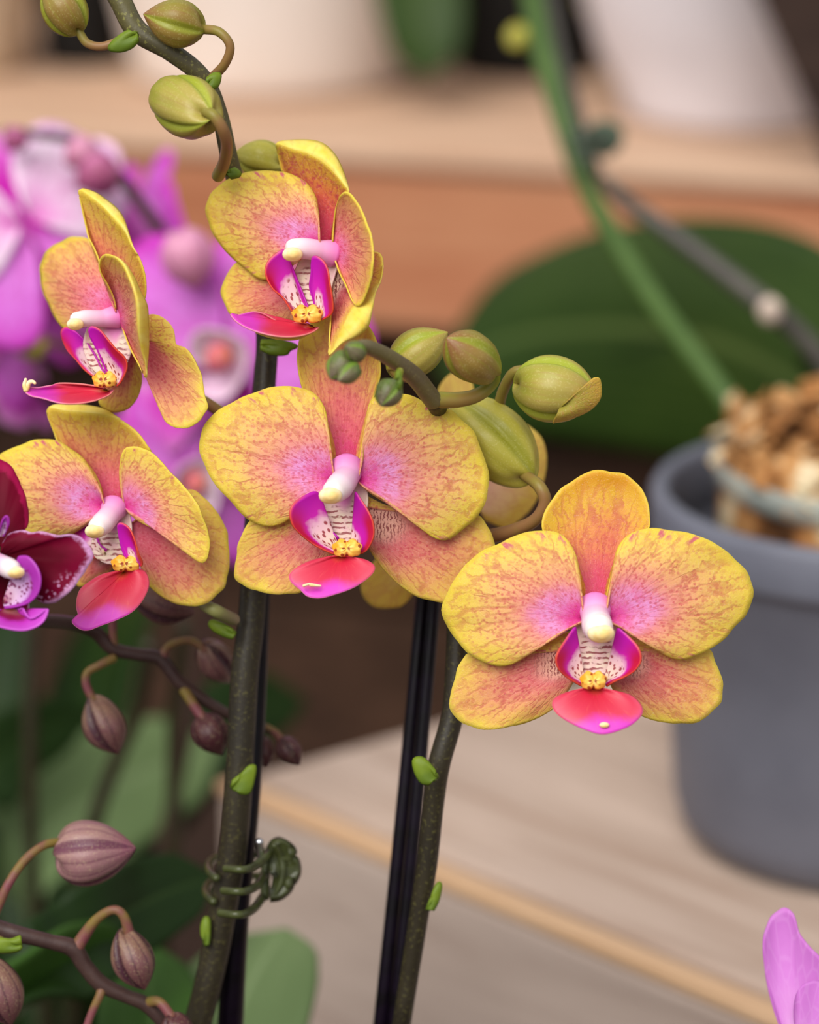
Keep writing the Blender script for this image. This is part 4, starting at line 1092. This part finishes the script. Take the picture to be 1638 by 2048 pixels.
ptube('rib', [(548, 1690, .630), (560, 1712, .632), (566, 1740, .632), (560, 1770, .632), (546, 1794, .632)], [6, 7, 7, 7, 5], MAT['clip'], clip)
ptube('rib', [(562, 1716, .632), (580, 1722, .633), (594, 1738, .634)], [6, 6, 5], MAT['clip'], clip)
fan('grip', traced(0.646), (548, 1748, 0), [(530, 1706, 0), (545, 1690, 0), (560, 1686, 0), (576, 1700, 0), (584, 1730, 0), (578, 1760, 0), (560, 1788, 0), (536, 1792, 0)], MAT['clip'], clip, bulge=-6, thick=0.003)
ptube('tine_root', [(538, 1700, .634), (534, 1720, .634), (530, 1750, .634), (530, 1796, .634)], [9, 9, 10, 9], MAT['clip'], clip)
ptube('spring_pin', [(520, 1712, .630), (519, 1682, .628)], [8, 8], MAT['steel'], clip)

# ------------------------------------------------------------------ burgundy orchid at the left
base_b = P(-420, 2560, 0.70)
pb = empty('orchid_plant', (base_b.x, base_b.y, 0.14), None, 'burgundy orchid with white-edged petals and plum-coloured buds on arching stems', 'orchid')
cv = (0, 780, 480 / 1638)
M = traced(0.586)
fd = flower(pb, 'burgundy flower with white-frilled edges, cut by the frame', M, (-5, 1130, 20), cv, [
    ('dorsal_sepal', (-20, 1110, 26), [(-110, 900, 26), (-140, 700, 40), (-60, 540, 60), (0, 520, 60), (40, 600, 50), (60, 800, 34), (10, 1000, 26)], dict(mat='petal_burgundy_upper', bulge=-10)),
    ('lateral_sepal', (0, 1200, 34), [(60, 1250, 36), (150, 1360, 50), (200, 1470, 60), (170, 1550, 66), (80, 1580, 60), (-20, 1500, 46), (-60, 1330, 36)], dict(mat='petal_burgundy', bulge=6)),
    ('petal', (-30, 1080, 12), [(-90, 900, 8), (-120, 700, 20), (-80, 540, 30), (-20, 475, 34), (30, 484, 34), (82, 532, 32), (132, 622, 30), (176, 740, 28), (194, 850, 24), (182, 935, 18), (110, 985, 12), (40, 1040, 8)], dict(mat='petal_burgundy_upper', bulge=14, wave=3)),
    ('petal', (0, 1140, 2), [(10, 1060, 0), (35, 1025, -4), (70, 980, -8), (160, 958, -16), (220, 975, -20), (290, 968, -24), (400, 992, -30), (500, 988, -34), (572, 1020, -36), (620, 1078, -36), (632, 1140, -34), (595, 1218, -30), (540, 1300, -24), (470, 1380, -18), (400, 1440, -12), (315, 1457, -8), (250, 1422, -4), (170, 1340, 0), (80, 1240, 2)], dict(mat='petal_burgundy', bulge=12, wave=6)),
    ('petal', (-40, 1140, 4), [(-60, 1050, 0), (-200, 960, -10), (-400, 960, -20), (-560, 1040, -26), (-600, 1160, -26), (-480, 1340, -14), (-300, 1440, -4), (-120, 1280, 2)], dict(mat='petal_burgundy', bulge=12, wave=5)),
    ('side_lobe', (20, 1450, -30), [(30, 1490, -34), (110, 1480, -44), (200, 1450, -56), (262, 1385, -66), (281, 1290, -70), (255, 1205, -68), (200, 1140, -60), (150, 1130, -50), (125, 1145, -42), (150, 1230, -30), (145, 1310, -26), (90, 1400, -26)], dict(mat='lobe_purple', bulge=-8, ns=14)),
    ('side_lobe', (10, 1000, -20), [(-10, 990, -20), (0, 940, -40), (20, 880, -50), (45, 858, -52), (62, 880, -50), (58, 930, -44), (40, 970, -30), (22, 1000, -24)], dict(mat='lobe_purple', ns=10)),
    ('lip', (60, 1490, -30), [(130, 1500, -40), (160, 1492, -46), (175, 1520, -50), (210, 1560, -56), (265, 1540, -60), (328, 1495, -66), (312, 1560, -68), (262, 1610, -72), (170, 1641, -76), (60, 1632, -76), (-40, 1600, -70), (-80, 1540, -56), (-20, 1500, -40)], dict(mat='lip_purple', ns=14, bulge=-10)),
])
column(fd, M, [(-40, 1160, 4), (10, 1190, -20), (60, 1215, -44), (90, 1230, -56)], [60, 66, 70, 62], (110, 1245, -66), 50, cv)
ptube('stem', [(-120, 1210, .606), (-40, 1215, .612), (60, 1238, .622), (140, 1246, .634), (190, 1264, .640), (226, 1298, .642), (275, 1309, .643), (320, 1318, .644), (354, 1360, .645), (386, 1385, .646), (455, 1428, .648), (524, 1452, .650), (545, 1462, .650)], [13, 13, 14, 14, 14, 14, 13, 14, 14, 13, 11, 9, 7], MAT['stem_plum'], pb, n=100)
add_bud(pb, (184, 1396, .640), (236, 1508, .640), 43, 'bud_plum', [(187, 1402, .640), (172, 1368, .640), (175, 1345, .640), (200, 1330, .640), (228, 1316, .641)], [9, 8, 9], 'pedicel_plum', spin=2.0, fat=0.5)
add_bud(pb, (408, 1290, .643), (462, 1366, .650), 36, 'bud_plum', [(414, 1302, .643), (384, 1282, .643), (355, 1284, .643), (334, 1296, .644), (324, 1316, .644)], [8, 8, 8, 11], 'pedicel_plum', spin=1.0)
add_bud(pb, (404, 1432, .642), (444, 1511, .642), 36, 'bud_plum_dark', [(408, 1440, .642), (388, 1411, .643), (368, 1380, .645)], [11, 10, 11], 'pedicel_plum', spin=0.5)
add_bud(pb, (522, 1474, .652), (533, 1538, .652), 22, 'bud_plum_dark', [(522, 1478, .652), (519, 1464, .651), (516, 1452, .650)], 6, 'pedicel_plum')
add_bud(pb, (562, 1478, .650), (600, 1532, .650), 25, 'bud_plum_dark', [(566, 1486, .650), (554, 1468, .650), (536, 1456, .650), (515, 1450, .650)], [8, 7, 8], 'pedicel_plum', spin=1.4)
add_bud(pb, (262, 1180, .640), (390, 1228, .640), 44, 'bud_plum', [(266, 1182, .640), (240, 1190, .640), (226, 1240, .641), (228, 1296, .642)], [8, 8, 9], 'pedicel_plum', spin=2.4, fat=0.52)
# lower spike
ptube('stem', [(-160, 1800, .620), (-60, 1836, .622), (0, 1858, .623), (38, 1869, .623), (102, 1884, .624), (146, 1897, .625), (170, 1932, .626), (203, 1968, .627), (252, 1992, .628), (292, 2009, .629), (326, 2044, .630), (370, 2100, .632)], [18, 18, 18, 17, 15, 18, 16, 17, 14, 15, 14, 12], MAT['stem_plum'], pb, n=90)
add_bud(pb, (118, 1712, .628), (272, 1696, .626), 64, 'bud_rose', [(128, 1684, .628), (90, 1690, .626), (50, 1720, .624), (18, 1766, .622), (-4, 1812, .622), (-20, 1846, .622)], [9, 9, 11], 'pedicel_plum', spin=1.2, fat=0.36, point=0.25, lobes=4, groove=0.14)
add_bud(pb, (244, 1862, .624), (290, 1980, .624), 43, 'bud_plum', [(260, 1872, .624), (247, 1832, .623), (226, 1820, .623), (194, 1838, .624), (168, 1872, .625), (152, 1898, .625)], [11, 10, 9, 10, 13, 14], 'pedicel_plum', spin=2.2, fat=0.5)
add_bud(pb, (-18, 1922, .620), (22, 2052, .620), 48, 'bud_plum', [(-16, 1926, .620), (-20, 1900, .621), (-10, 1880, .622), (16, 1868, .623)], 10, 'pedicel_plum', spin=2.0, fat=0.5)
add_bud(pb, (164, 2080, .626), (140, 2180, .626), 40, 'bud_plum', [(164, 2084, .626), (182, 2030, .626), (200, 1990, .626), (204, 1972, .627)], [8, 8, 11], 'pedicel_plum')
add_bud(pb, (342, 2030, .626), (372, 2110, .626), 34, 'bud_plum_dark', [(344, 2034, .626), (318, 2004, .627), (292, 2006, .629)], [10, 10, 12], 'pedicel_plum')
bract(pb, [(44, 1890), (42, 1872), (20, 1880), (-10, 1878), (-20, 1896), (0, 1904), (30, 1902), (42, 1896)], .616)
ptube('stem', [(-160, 1800, .620), (-230, 1900, .63), (-260, 2150, .65), (-400, 2480, .70)], [18, 20, 22, 22], MAT['stem_plum'], pb)
ptube('stem', [(-120, 1210, .606), (-190, 1260, .61), (-230, 1500, .63), (-260, 1900, .64), (-410, 2480, .70)], [13, 18, 20, 22, 22], MAT['stem_plum'], pb)

# ------------------------------------------------------------------ pink orchids behind
def turned(yaw, tilt, roll):
    """right, up, face of a flower turned from facing the camera"""
    f = -FWD
    r, u = RIGHT.copy(), UP.copy()
    R1 = Matrix.Rotation(math.radians(yaw), 3, UP)
    r, f = R1 @ r, R1 @ f
    R2 = Matrix.Rotation(math.radians(tilt), 3, r)
    u, f = R2 @ u, R2 @ f
    R3 = Matrix.Rotation(math.radians(roll), 3, f)
    return R3 @ r, R3 @ u, f

def pink_flower(parent, c, label, yaw=0, tilt=0, roll=0, k=1.0, mats=('petal_pink', 'petal_pink', 'petal_magenta'), lip=True):
    o = P(*c)
    r, u, f = turned(yaw, tilt, roll)
    M = local(o, r, u, f, 1e-4 * k)
    fl_ = empty('flower', o, parent, label)
    fan('dorsal_sepal', M, (0, 10, 20), [(-30, -20, 20), (-88, -120, 26), (-104, -215, 40), (-58, -300, 60), (0, -318, 64), (58, -300, 60), (104, -215, 40), (88, -120, 26), (30, -20, 20)], MAT[mats[1]], fl_, nt=40, ns=12, bulge=10)
    for s in (-1, 1):
        fan('petal', M, (s * 15, 0, 8), [(s * 15, -40, 4), (s * 50, -160, 8), (s * 140, -235, 16), (s * 255, -220, 26), (s * 335, -120, 36), (s * 335, 0, 40), (s * 270, 95, 34), (s * 160, 115, 20), (s * 60, 55, 8)], MAT[mats[0]], fl_, nt=40, ns=12, bulge=16, wave=8, ph=c[0])
        fan('lateral_sepal', M, (s * 10, 30, 30), [(s * 50, 60, 30), (s * 160, 90, 40), (s * 230, 160, 52), (s * 235, 250, 60), (s * 170, 310, 62), (s * 95, 290, 54), (s * 45, 200, 40), (s * 8, 100, 30)], MAT[mats[2]], fl_, nt=40, ns=12, bulge=10)
    if lip:
        fan('lip', M, (0, 50, -20), [(-14, 42, -24), (-58, 36, -40), (-76, -6, -64), (-58, -48, -72), (0, -62, -74), (58, -48, -72), (76, -6, -64), (66, 50, -54), (40, 96, -50), (0, 112, -50), (-44, 98, -46), (-44, 66, -34)], MAT['lip_white'], fl_, nt=40, ns=12, bulge=-34)
        blob('column', M(0, 8, -48), (r * 0.0034 * k, u * 0.0038 * k, f * 0.004 * k), MAT['lip_rose'], fl_, nu=16, nv=10)
    return fl_

bp = P(120, 2300, 0.95)
pp = empty('orchid_plant', (bp.x, bp.y, 0.14), None, 'bright pink orchid in soft blur behind the yellow flowers on the left', 'orchid')
pink_flower(pp, (452, 706, .800), 'pink flower with white lip between the two staked yellow blooms', yaw=-14, tilt=8, roll=-16, k=1.12)
pink_flower(pp, (372, 962, .815), 'lower pink flower with white lip behind the petals', yaw=34, tilt=0, roll=20, k=0.95, mats=('petal_pink', 'petal_pink', 'petal_pink'))
pink_flower(pp, (50, 440, .800), 'pale blush flower at the upper left', yaw=24, tilt=-20, roll=24, k=1.0, mats=('petal_blush', 'petal_magenta', 'petal_pink'), lip=False)
pink_flower(pp, (130, 470, .845), 'magenta flower behind the blush one', yaw=-30, tilt=10, roll=-30, k=0.9, mats=('petal_magenta', 'petal_blush', 'petal_magenta'), lip=False)
pink_flower(pp, (20, 620, .840), 'magenta flower at the left edge of the picture', yaw=40, tilt=-10, roll=35, k=0.8, mats=('petal_magenta', 'petal_pink', 'petal_pink'))
pink_flower(pp, (30, 745, .850), 'small drooping magenta flower at the left edge', yaw=60, tilt=-30, roll=70, k=0.55, mats=('petal_magenta', 'petal_pink', 'petal_magenta'))
pink_flower(pp, (262, 500, .860), 'pink flower with one petal standing upright', yaw=-66, tilt=-6, roll=-14, k=0.95, mats=('petal_pink', 'petal_pink', 'petal_blush'), lip=False)
ptube('stem', [(10, 262, .800), (60, 268, .800), (150, 284, .802), (230, 345, .806), (290, 420, .810), (335, 490, .815), (390, 640, .835), (430, 860, .86), (420, 1200, .89), (300, 1800, .93), (160, 2250, .95)], [9, 9, 10, 12, 13, 13, 14, 14, 14, 14, 14], MAT['stem_plum'], pp, n=90)
add_bud(pp, (46, 262, .800), (10, 300, .798), 26, 'bud_pink_dark', None)
add_bud(pp, (232, 330, .802), (150, 372, .80), 46, 'bud_pink_dark', None, spin=0.6)
add_bud(pp, (190, 290, .803), (130, 330, .80), 36, 'bud_pink', None, spin=0.6)
add_bud(pp, (364, 466, .79), (392, 578, .785), 54, 'bud_pink', [(364, 470, .79), (352, 478, .80), (338, 494, .815)], 9, spin=0.6)
add_bud(pp, (90, 682, .80), (24, 700, .80), 30, 'bud_yellow', [(88, 684, .80), (120, 690, .82), (200, 720, .85), (400, 760, .85)], 9, spin=0.6)

bq = P(1800, 2560, 0.585)
pq = empty('orchid_plant', (bq.x, bq.y, 0.14), None, 'lilac orchid whose petals just enter the lower right corner', 'orchid')
M = traced(0.618)
fq = empty('flower', P(1660, 2060, .62), pq, 'lilac flower cut by the corner of the frame')
fan('petal', M, (1590, 2100, 0), [(1562, 2060, 6), (1545, 2010, 8), (1531, 1950, 10), (1526, 1885, 12), (1540, 1838, 12), (1564, 1814, 8), (1586, 1828, 0), (1600, 1868, -8), (1622, 1895, -14), (1650, 1930, -18), (1670, 1990, -16), (1650, 2070, -8), (1615, 2100, 0)], MAT['petal_lilac'], fq, bulge=-10, wave=5)
fan('petal', M, (1610, 2120, -26), [(1596, 2080, -30), (1588, 2030, -34), (1594, 1985, -38), (1612, 1966, -40), (1640, 1962, -40), (1700, 1980, -40), (1740, 2040, -36), (1700, 2110, -30)], MAT['petal_lilac'], fq, bulge=12, wave=5)
fan('dorsal_sepal', M, (1640, 2120, 20), [(1680, 2060, 20), (1720, 1960, 24), (1780, 1930, 30), (1840, 2000, 30), (1800, 2100, 24)], MAT['petal_lilac'], fq, bulge=10)
fan('lateral_sepal', M, (1630, 2130, 20), [(1580, 2140, 20), (1540, 2200, 24), (1560, 2290, 30), (1640, 2300, 30), (1680, 2200, 24)], MAT['petal_lilac'], fq, bulge=10)
ptube('stem', [(1650, 2120, .625), (1720, 2160, .64), (1790, 2240, .62), (1800, 2500, .59)], [14, 16, 20, 20], MAT['stem_green'], pq)

# ------------------------------------------------------------------ leaves low on the left
def lw(px, d):
    return px * d / FPX
def strap(name, pts, hw, mat, parent, side=None, fold=0.2, base=0.35):
    d = pts[len(pts) // 2][2]
    n = 11
    ws = []
    for i in range(n):
        x = i / (n - 1)
        ws.append(lw(hw, d) * (base + (1 - base) * math.sin(math.pi / 2 * min(1, x / 0.5)) if x < 0.5 else math.sqrt(max(0, 1 - ((x - 0.5) / 0.5) ** 2.4))))
    ws[-1] = 0.0003
    mid = cr([tuple(P(*q)) for q in pts], 30)
    return leaf(name, [Vector(q) for q in mid], ws, MAT[mat], parent, fold=fold, side=side)

strap('leaf', [(-380, 2480, .70), (-20, 2040, .700), (160, 1890, .715), (300, 1800, .735), (425, 1752, .75)], 100, 'leaf_deep', pb, side=Vector((0.35, 0.75, 0.3)), fold=0.1)
strap('leaf', [(-390, 2480, .70), (-160, 2150, .69), (20, 2000, .70), (120, 1930, .71), (260, 1900, .73)], 110, 'leaf_mid', pb, side=Vector((0.5, 0.2, 0.6)), fold=0.1)
strap('leaf', [(470, 2560, .70), (440, 2250, .715), (460, 2080, .735), (510, 1950, .750), (575, 1860, .762)], 165, 'leaf_pale', plant, side=RIGHT + UP * 0.35, fold=0.08, base=0.5)
strap('leaf', [(520, 2560, .70), (420, 2350, .705), (330, 2180, .72), (300, 2020, .74), (300, 1890, .76)], 120, 'leaf_mid', plant, side=RIGHT, fold=0.08, base=0.5)
strap('leaf', [(150, 2300, .95), (60, 1800, .95), (110, 1660, .96), (260, 1560, .98), (440, 1490, 1.0)], 140, 'leaf_pale', pp, side=Vector((-0.2, 0.7, 0.7)), fold=0.05, base=0.6)
strap('leaf', [(160, 2300, .95), (200, 1800, .97), (330, 1560, 1.0), (470, 1430, 1.02), (610, 1400, 1.04)], 95, 'leaf_deep', pp, side=Vector((0.2, 0.7, 0.5)), fold=0.05)
strap('leaf', [(110, 2300, .95), (-60, 1900, .93), (-80, 1650, .93), (20, 1500, .94), (190, 1420, .96)], 90, 'leaf_deep', pp, side=Vector((0.3, 0.5, 0.6)), fold=0.05)
strap('leaf', [(150, 2300, .97), (-40, 1700, 1.02), (-60, 1300, 1.06), (40, 1080, 1.10), (200, 960, 1.13)], 120, 'leaf_deep', pp, side=Vector((0.6, 0.5, 0.4)), fold=0.05)
strap('leaf', [(160, 2300, .97), (150, 1700, 1.03), (180, 1400, 1.07), (240, 1230, 1.10), (330, 1120, 1.13)], 110, 'leaf_deep', pp, side=Vector((0.7, -0.3, 0.3)), fold=0.05)
ptube('stem', [(300, 1290, .84), (275, 1420, .86), (225, 1540, .87), (180, 1680, .88), (150, 1900, .91), (140, 2250, .95)], [17, 17, 16, 16, 16, 16], MAT['stem_dark'], pp)
ptube('stem', [(370, 1250, .84), (352, 1420, .86), (348, 1560, .87), (345, 1720, .88), (300, 2000, .92), (180, 2250, .95)], [17, 17, 16, 16, 16, 16], MAT['stem_dark'], pp)
ptube('stem', [(62, 900, .86), (66, 1200, .87), (60, 1500, .88), (70, 1800, .90), (110, 2250, .95)], [15, 15, 15, 15, 15], MAT['stem_dark'], pp)

def pot_for(p, r, h, label, mat='pot_black'):
    c = Vector((p.x, p.y, 0.001))
    q = orchid_pot(c, r, h, label, mat)
    b = blob('bark_chips', c + Vector((0, 0, h - 0.012)), (Vector((r * 0.88, 0, 0)), Vector((0, r * 0.88, 0)), Vector((0, 0, 0.010))), MAT['bark'], q, nu=40, nv=16, bump=lambda th, ph: 1 + 0.04 * math.sin(9 * th) * math.sin(8 * ph))
    return q
pot_for(base_main, 0.055, 0.125, 'black nursery pot under the yellow orchid, below the frame')
pot_for(base_b, 0.042, 0.125, 'black nursery pot under the burgundy orchid, below the frame')
pot_for(bp, 0.055, 0.125, 'black nursery pot under the blurred pink orchid')
pot_for(bq, 0.045, 0.125, 'black nursery pot under the lilac orchid, below the frame')

# ------------------------------------------------------------------ grey pot with its orchid on the crate
pc = G(1712, 1662, Z_CRATE - 0.0015)
gp = empty('flower_pot', pc, None, 'round slate grey pot standing on the wooden crate', 'pot')
R, H = 0.0615, 0.1035
lathe('body', [(0.001, 0.0), (0.040, 0.0), (0.046, 0.0015), (0.0505, 0.006), (0.0525, 0.013), (0.0545, 0.04), (0.0588, H - 0.014), (0.0592, H - 0.0135),
               (0.0592, H - 0.013), (0.0588, 0.09), (0.0545, H - 0.02), (0.050, 0.012), (0.001, 0.010)], pc, MAT['pot_grey'], gp, 96)
lathe('rim', [(0.0588, H - 0.0150), (R - 0.0004, H - 0.0145), (R, H - 0.0125), (R, H - 0.002), (R - 0.0012, H), (R - 0.0042, H), (R - 0.0052, H - 0.002), (R - 0.006, H - 0.018), (0.0572, H - 0.022)], pc, MAT['pot_grey'], gp, 96)
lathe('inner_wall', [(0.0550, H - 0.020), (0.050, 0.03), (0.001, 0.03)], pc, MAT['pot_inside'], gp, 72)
pl = pc + Vector((0.006, 0.0, 0.0))
ln = lathe('liner_pot', [(0.040, 0.034), (0.0478, H + 0.001), (0.0500, H + 0.002), (0.0506, H + 0.0095), (0.0495, H + 0.0095), (0.0468, H + 0.001), (0.039, 0.034)], pl, MAT['liner'], None, 72)
tag(ln, 'clear plastic liner pot inside the grey pot, holding moss', 'pot')

# moss: many curled strands and chips in one heap
mv, mf, mu = [], [], []
def strand(c, d, L, wdt, curl):
    side = d.cross(Vector((0, 0, 1)))
    side = side.normalized() if side.length > 0.1 else Vector((1, 0, 0))
    k0 = len(mv)
    n = 5
    for i in range(n + 1):
        x = i / n - 0.5
        p = c + d * L * x + Vector((0, 0, curl * L * (0.25 - x * x)))
        for s in (-1, 1):
            mv.append(p + side * s * wdt * (1 - 1.2 * x * x) + Vector((0, 0, 0.3 * wdt * s)))
            mu.append((i / n, 0.5 + s * 0.5))
    for i in range(n):
        a = k0 + 2 * i
        mf.append((a, a + 1, a + 3, a + 2))
rm = random.Random(3)
# heap body
nu, nv = 40, 12
heap0 = len(mv)
for j in range(nv + 1):
    rr = 0.0485 * math.sin(math.pi / 2 * j / nv)
    for i in range(nu):
        th = 2 * math.pi * i / nu
        hz = 0.007 + 0.017 * math.cos(math.pi / 2 * j / nv) ** 0.8 + 0.003 * math.sin(5 * th + j) + 0.002 * math.sin(11 * th - j * 2)
        mv.append(pl + Vector((rr * math.cos(th), rr * math.sin(th), H - 0.004 + hz if j < nv else H - 0.03)))
        mu.append((i / nu, j / nv))
for j in range(nv):
    for i in range(nu):
        a, b = heap0 + j * nu + i, heap0 + j * nu + (i + 1) % nu
        mf.append((a, a + nu, b + nu, b))
for k in range(420):
    th = rm.uniform(0, 2 * math.pi)
    rr = 0.046 * math.sqrt(rm.random())
    hz = 0.007 + 0.017 * (1 - (rr / 0.0485) ** 2) + rm.uniform(-0.001, 0.004)
    d = Vector((rm.uniform(-1, 1), rm.uniform(-1, 1), rm.uniform(-0.4, 0.5))).normalized()
    strand(pl + Vector((rr * math.cos(th), rr * math.sin(th), H - 0.003 + hz)), d, rm.uniform(0.008, 0.022), rm.uniform(0.0016, 0.0050), rm.uniform(0.2, 1.6))
tc = G(1515, 800, 0.0)
for k in range(26):
    d = Vector((rm.uniform(-0.4, 0.4), rm.uniform(-0.4, 0.4), 1)).normalized()
    strand(P(1500 + rm.uniform(-40, 40), 855 + rm.uniform(-20, 20), .862), d, rm.uniform(0.010, 0.020), rm.uniform(0.001, 0.003), 0.1)
mo = mesh('moss', mv, mf, MAT['moss'], None, {'UVMap': mu}, thick=0.0004)
tag(mo, 'dry brown and cream moss heaped in the grey pot', 'moss', None, 'stuff')

pg = empty('orchid_plant', pl + Vector((0, 0, H)), None, 'green-stemmed orchid with a broad dark leaf growing from the grey pot', 'orchid')
ptube('stem', [(1500, 880, .862), (1455, 800, .868), (1380, 700, .880), (1300, 590, .895), (1225, 470, .910), (1180, 390, .920), (1150, 320, .925), (1115, 210, .93), (1085, 100, .94), (1066, 0, .95), (1050, -100, .96)], [22, 23, 23, 22, 22, 20, 20, 22, 24, 23, 22], MAT['stem_green'], pg, n=80)
ptube('stem', [(1700, 860, .90), (1660, 745, .90), (1600, 670, .90), (1540, 618, .90), (1440, 540, .905), (1320, 450, .912), (1240, 395, .920), (1205, 360, .925)], [20, 20, 20, 22, 20, 18, 16, 14], MAT['stem_grey'], pg, n=60)
blob('stem_node', P(1540, 622, .890), (RIGHT * 0.0036, UP * 0.0042, FWD * 0.0036), simple('node_pale', (206, 186, 170), 0.6), pg, nu=20, nv=12)
strap('leaf', [(1700, 900, .93), (1620, 790, .95), (1450, 690, 1.00), (1240, 655, 1.06), (1040, 672, 1.11), (870, 740, 1.14)], 240, 'leaf_dark', pg, side=Vector((0.12, 0.45, 0.88)), fold=-0.30, base=0.7)
strap('leaf', [(1720, 930, .92), (1690, 700, .95), (1560, 620, 1.0), (1300, 640, 1.06), (1100, 740, 1.12), (960, 900, 1.15)], 90, 'leaf_deep', pg, side=Vector((0.1, 0.9, 0.3)), fold=0.05, base=0.7)
st = ptube('plant_stake', [(1190, 345, .935), (1150, 225, .945), (1120, 120, .95), (1098, 0, .96), (1080, -100, .97)], [14, 15, 16, 16, 16], MAT['stem_grey'], None)
tag(st, 'grey stake beside the blurred green stem near the white pots', 'stake')
cf = empty('orchid_clip', P(1180, 290, .92), None, 'blurred dark green clip on the far green stem', 'clip')
for k in range(3):
    y = 268 + 22 * k
    ptube('tine', [(1140 + 6 * k, y, .912), (1160 + 6 * k, y + 6, .908), (1185, y, .912), (1205, y - 14, .922)], [9, 9, 9, 9], MAT['clip_far'], cf)
fan('grip', traced(0.922), (1195, 280, 0), [(1180, 300, 0), (1182, 262, 0), (1205, 248, 4), (1235, 256, 8), (1240, 280, 8), (1225, 302, 6), (1200, 312, 2)], MAT['clip_far'], cf, bulge=16, thick=0.003)

# ------------------------------------------------------------------ pots on the raised shelf
def shelf_pot(px, py, rb, rt, h, mat, label, name='flower_pot'):
    """px, py: where the front of the foot meets the shelf"""
    c = G(px, py, Z_SHELF_TOP)
    c = c + Vector((c.x - CAM.x, c.y - CAM.y, 0)).normalized() * rb
    p = empty(name, c, None, label, 'pot')
    lathe('body', [(0.001, 0), (rb * 0.90, 0), (rb * 0.97, 0.0015), (rb * 1.01, 0.006), (rb * 1.03, 0.012), (rb + (rt - rb) * 0.4, h * 0.3), (rb + (rt - rb) * 0.75, h * 0.65), (rt, h - 0.004), (rt - 0.001, h), (rt - 0.006, h), (rt - 0.007, h * 0.9), (rb * 0.9, 0.01), (0.001, 0.01)], c, MAT[mat], p, 72)
    s = blob('bark_chips', c + Vector((0, 0, h * 0.86)), (Vector((rt * 0.88, 0, 0)), Vector((0, rt * 0.88, 0)), Vector((0, 0, 0.012))), MAT['bark'], p, nu=32, nv=12, bump=lambda th, ph: 1 + 0.05 * math.sin(8 * th) * math.sin(7 * ph))
    return p, c
shelf_pot(545, 205, 0.066, 0.088, 0.14, 'pot_white', 'wide cream white pot on the shelf above the yellow flowers')
shelf_pot(1465, 272, 0.050, 0.084, 0.115, 'pot_cool', 'cool white tapered pot at the upper right on the shelf')
shelf_pot(-90, 160, 0.036, 0.052, 0.13, 'pot_tan', 'tan pot cut by the upper left corner')
shelf_pot(168, 140, 0.020, 0.024, 0.10, 'pot_black', 'narrow black pot between the tan and cream pots')
shelf_pot(1050, 165, 0.034, 0.040, 0.10, 'pot_black', 'dark pot standing in shade between the two white pots')
shelf_pot(965, 90, 0.016, 0.020, 0.05, 'pot_cool', 'small whitish pot behind the hanging leaf')
bpnt = G(1672, 352, Z_SHELF_TOP)
q0 = bpnt
dk = mesh('leaning_board', [q0 + v for v in (Vector((0, 0, 0.001)), Vector((0.09, 0, 0.001)), Vector((0.09, 0.02, 0.001)), Vector((0, 0.02, 0.001)), Vector((-0.075, 0.0, 0.16)), Vector((0.015, 0.0, 0.16)), Vector((0.015, 0.02, 0.16)), Vector((-0.075, 0.02, 0.16)))],
          [(0, 3, 2, 1), (4, 5, 6, 7), (0, 1, 5, 4), (1, 2, 6, 5), (2, 3, 7, 6), (3, 0, 4, 7)], MAT['dark_board'], None, smooth=False)
tag(dk, 'dark brown board leaning at the upper right corner beside the white pot', 'board')

ps = empty('orchid_plant', G(700, 60, Z_SHELF_TOP + 0.10), None, 'leafy plant whose green leaf hangs beside the cream pot', 'plant')
strap('leaf', [(760, -260, 1.46), (800, -150, 1.40), (830, -60, 1.36), (848, 60, 1.35), (852, 155, 1.35)], 88, 'leaf_dark', ps, side=RIGHT, fold=0.12, base=0.7)
pt = empty('orchid_plant', G(1440, 60, Z_SHELF_TOP + 0.12), None, 'plant with small yellow-green buds above the cool white pot', 'plant')
strap('leaf', [(1480, -200, 1.50), (1440, -90, 1.44), (1410, -40, 1.42), (1390, 8, 1.41)], 60, 'leaf_mid', pt, side=RIGHT, fold=0.1, base=0.7)
ptube('stem', [(1420, -120, 1.45), (1330, -90, 1.40), (1240, -60, 1.37), (1190, -20, 1.36)], [9, 9, 8, 7], MAT['stem_green'], pt)
add_bud(pt, (1190, -16, 1.36), (1182, 26, 1.36), 24, 'bud_yellow', None)
add_bud(pg, (1050, 60, .95), (1022, 96, .945), 26, 'bud_yellow', [(1048, 64, .95), (1060, 55, .95), (1074, 62, .945)], 8, 'pedicel_green')
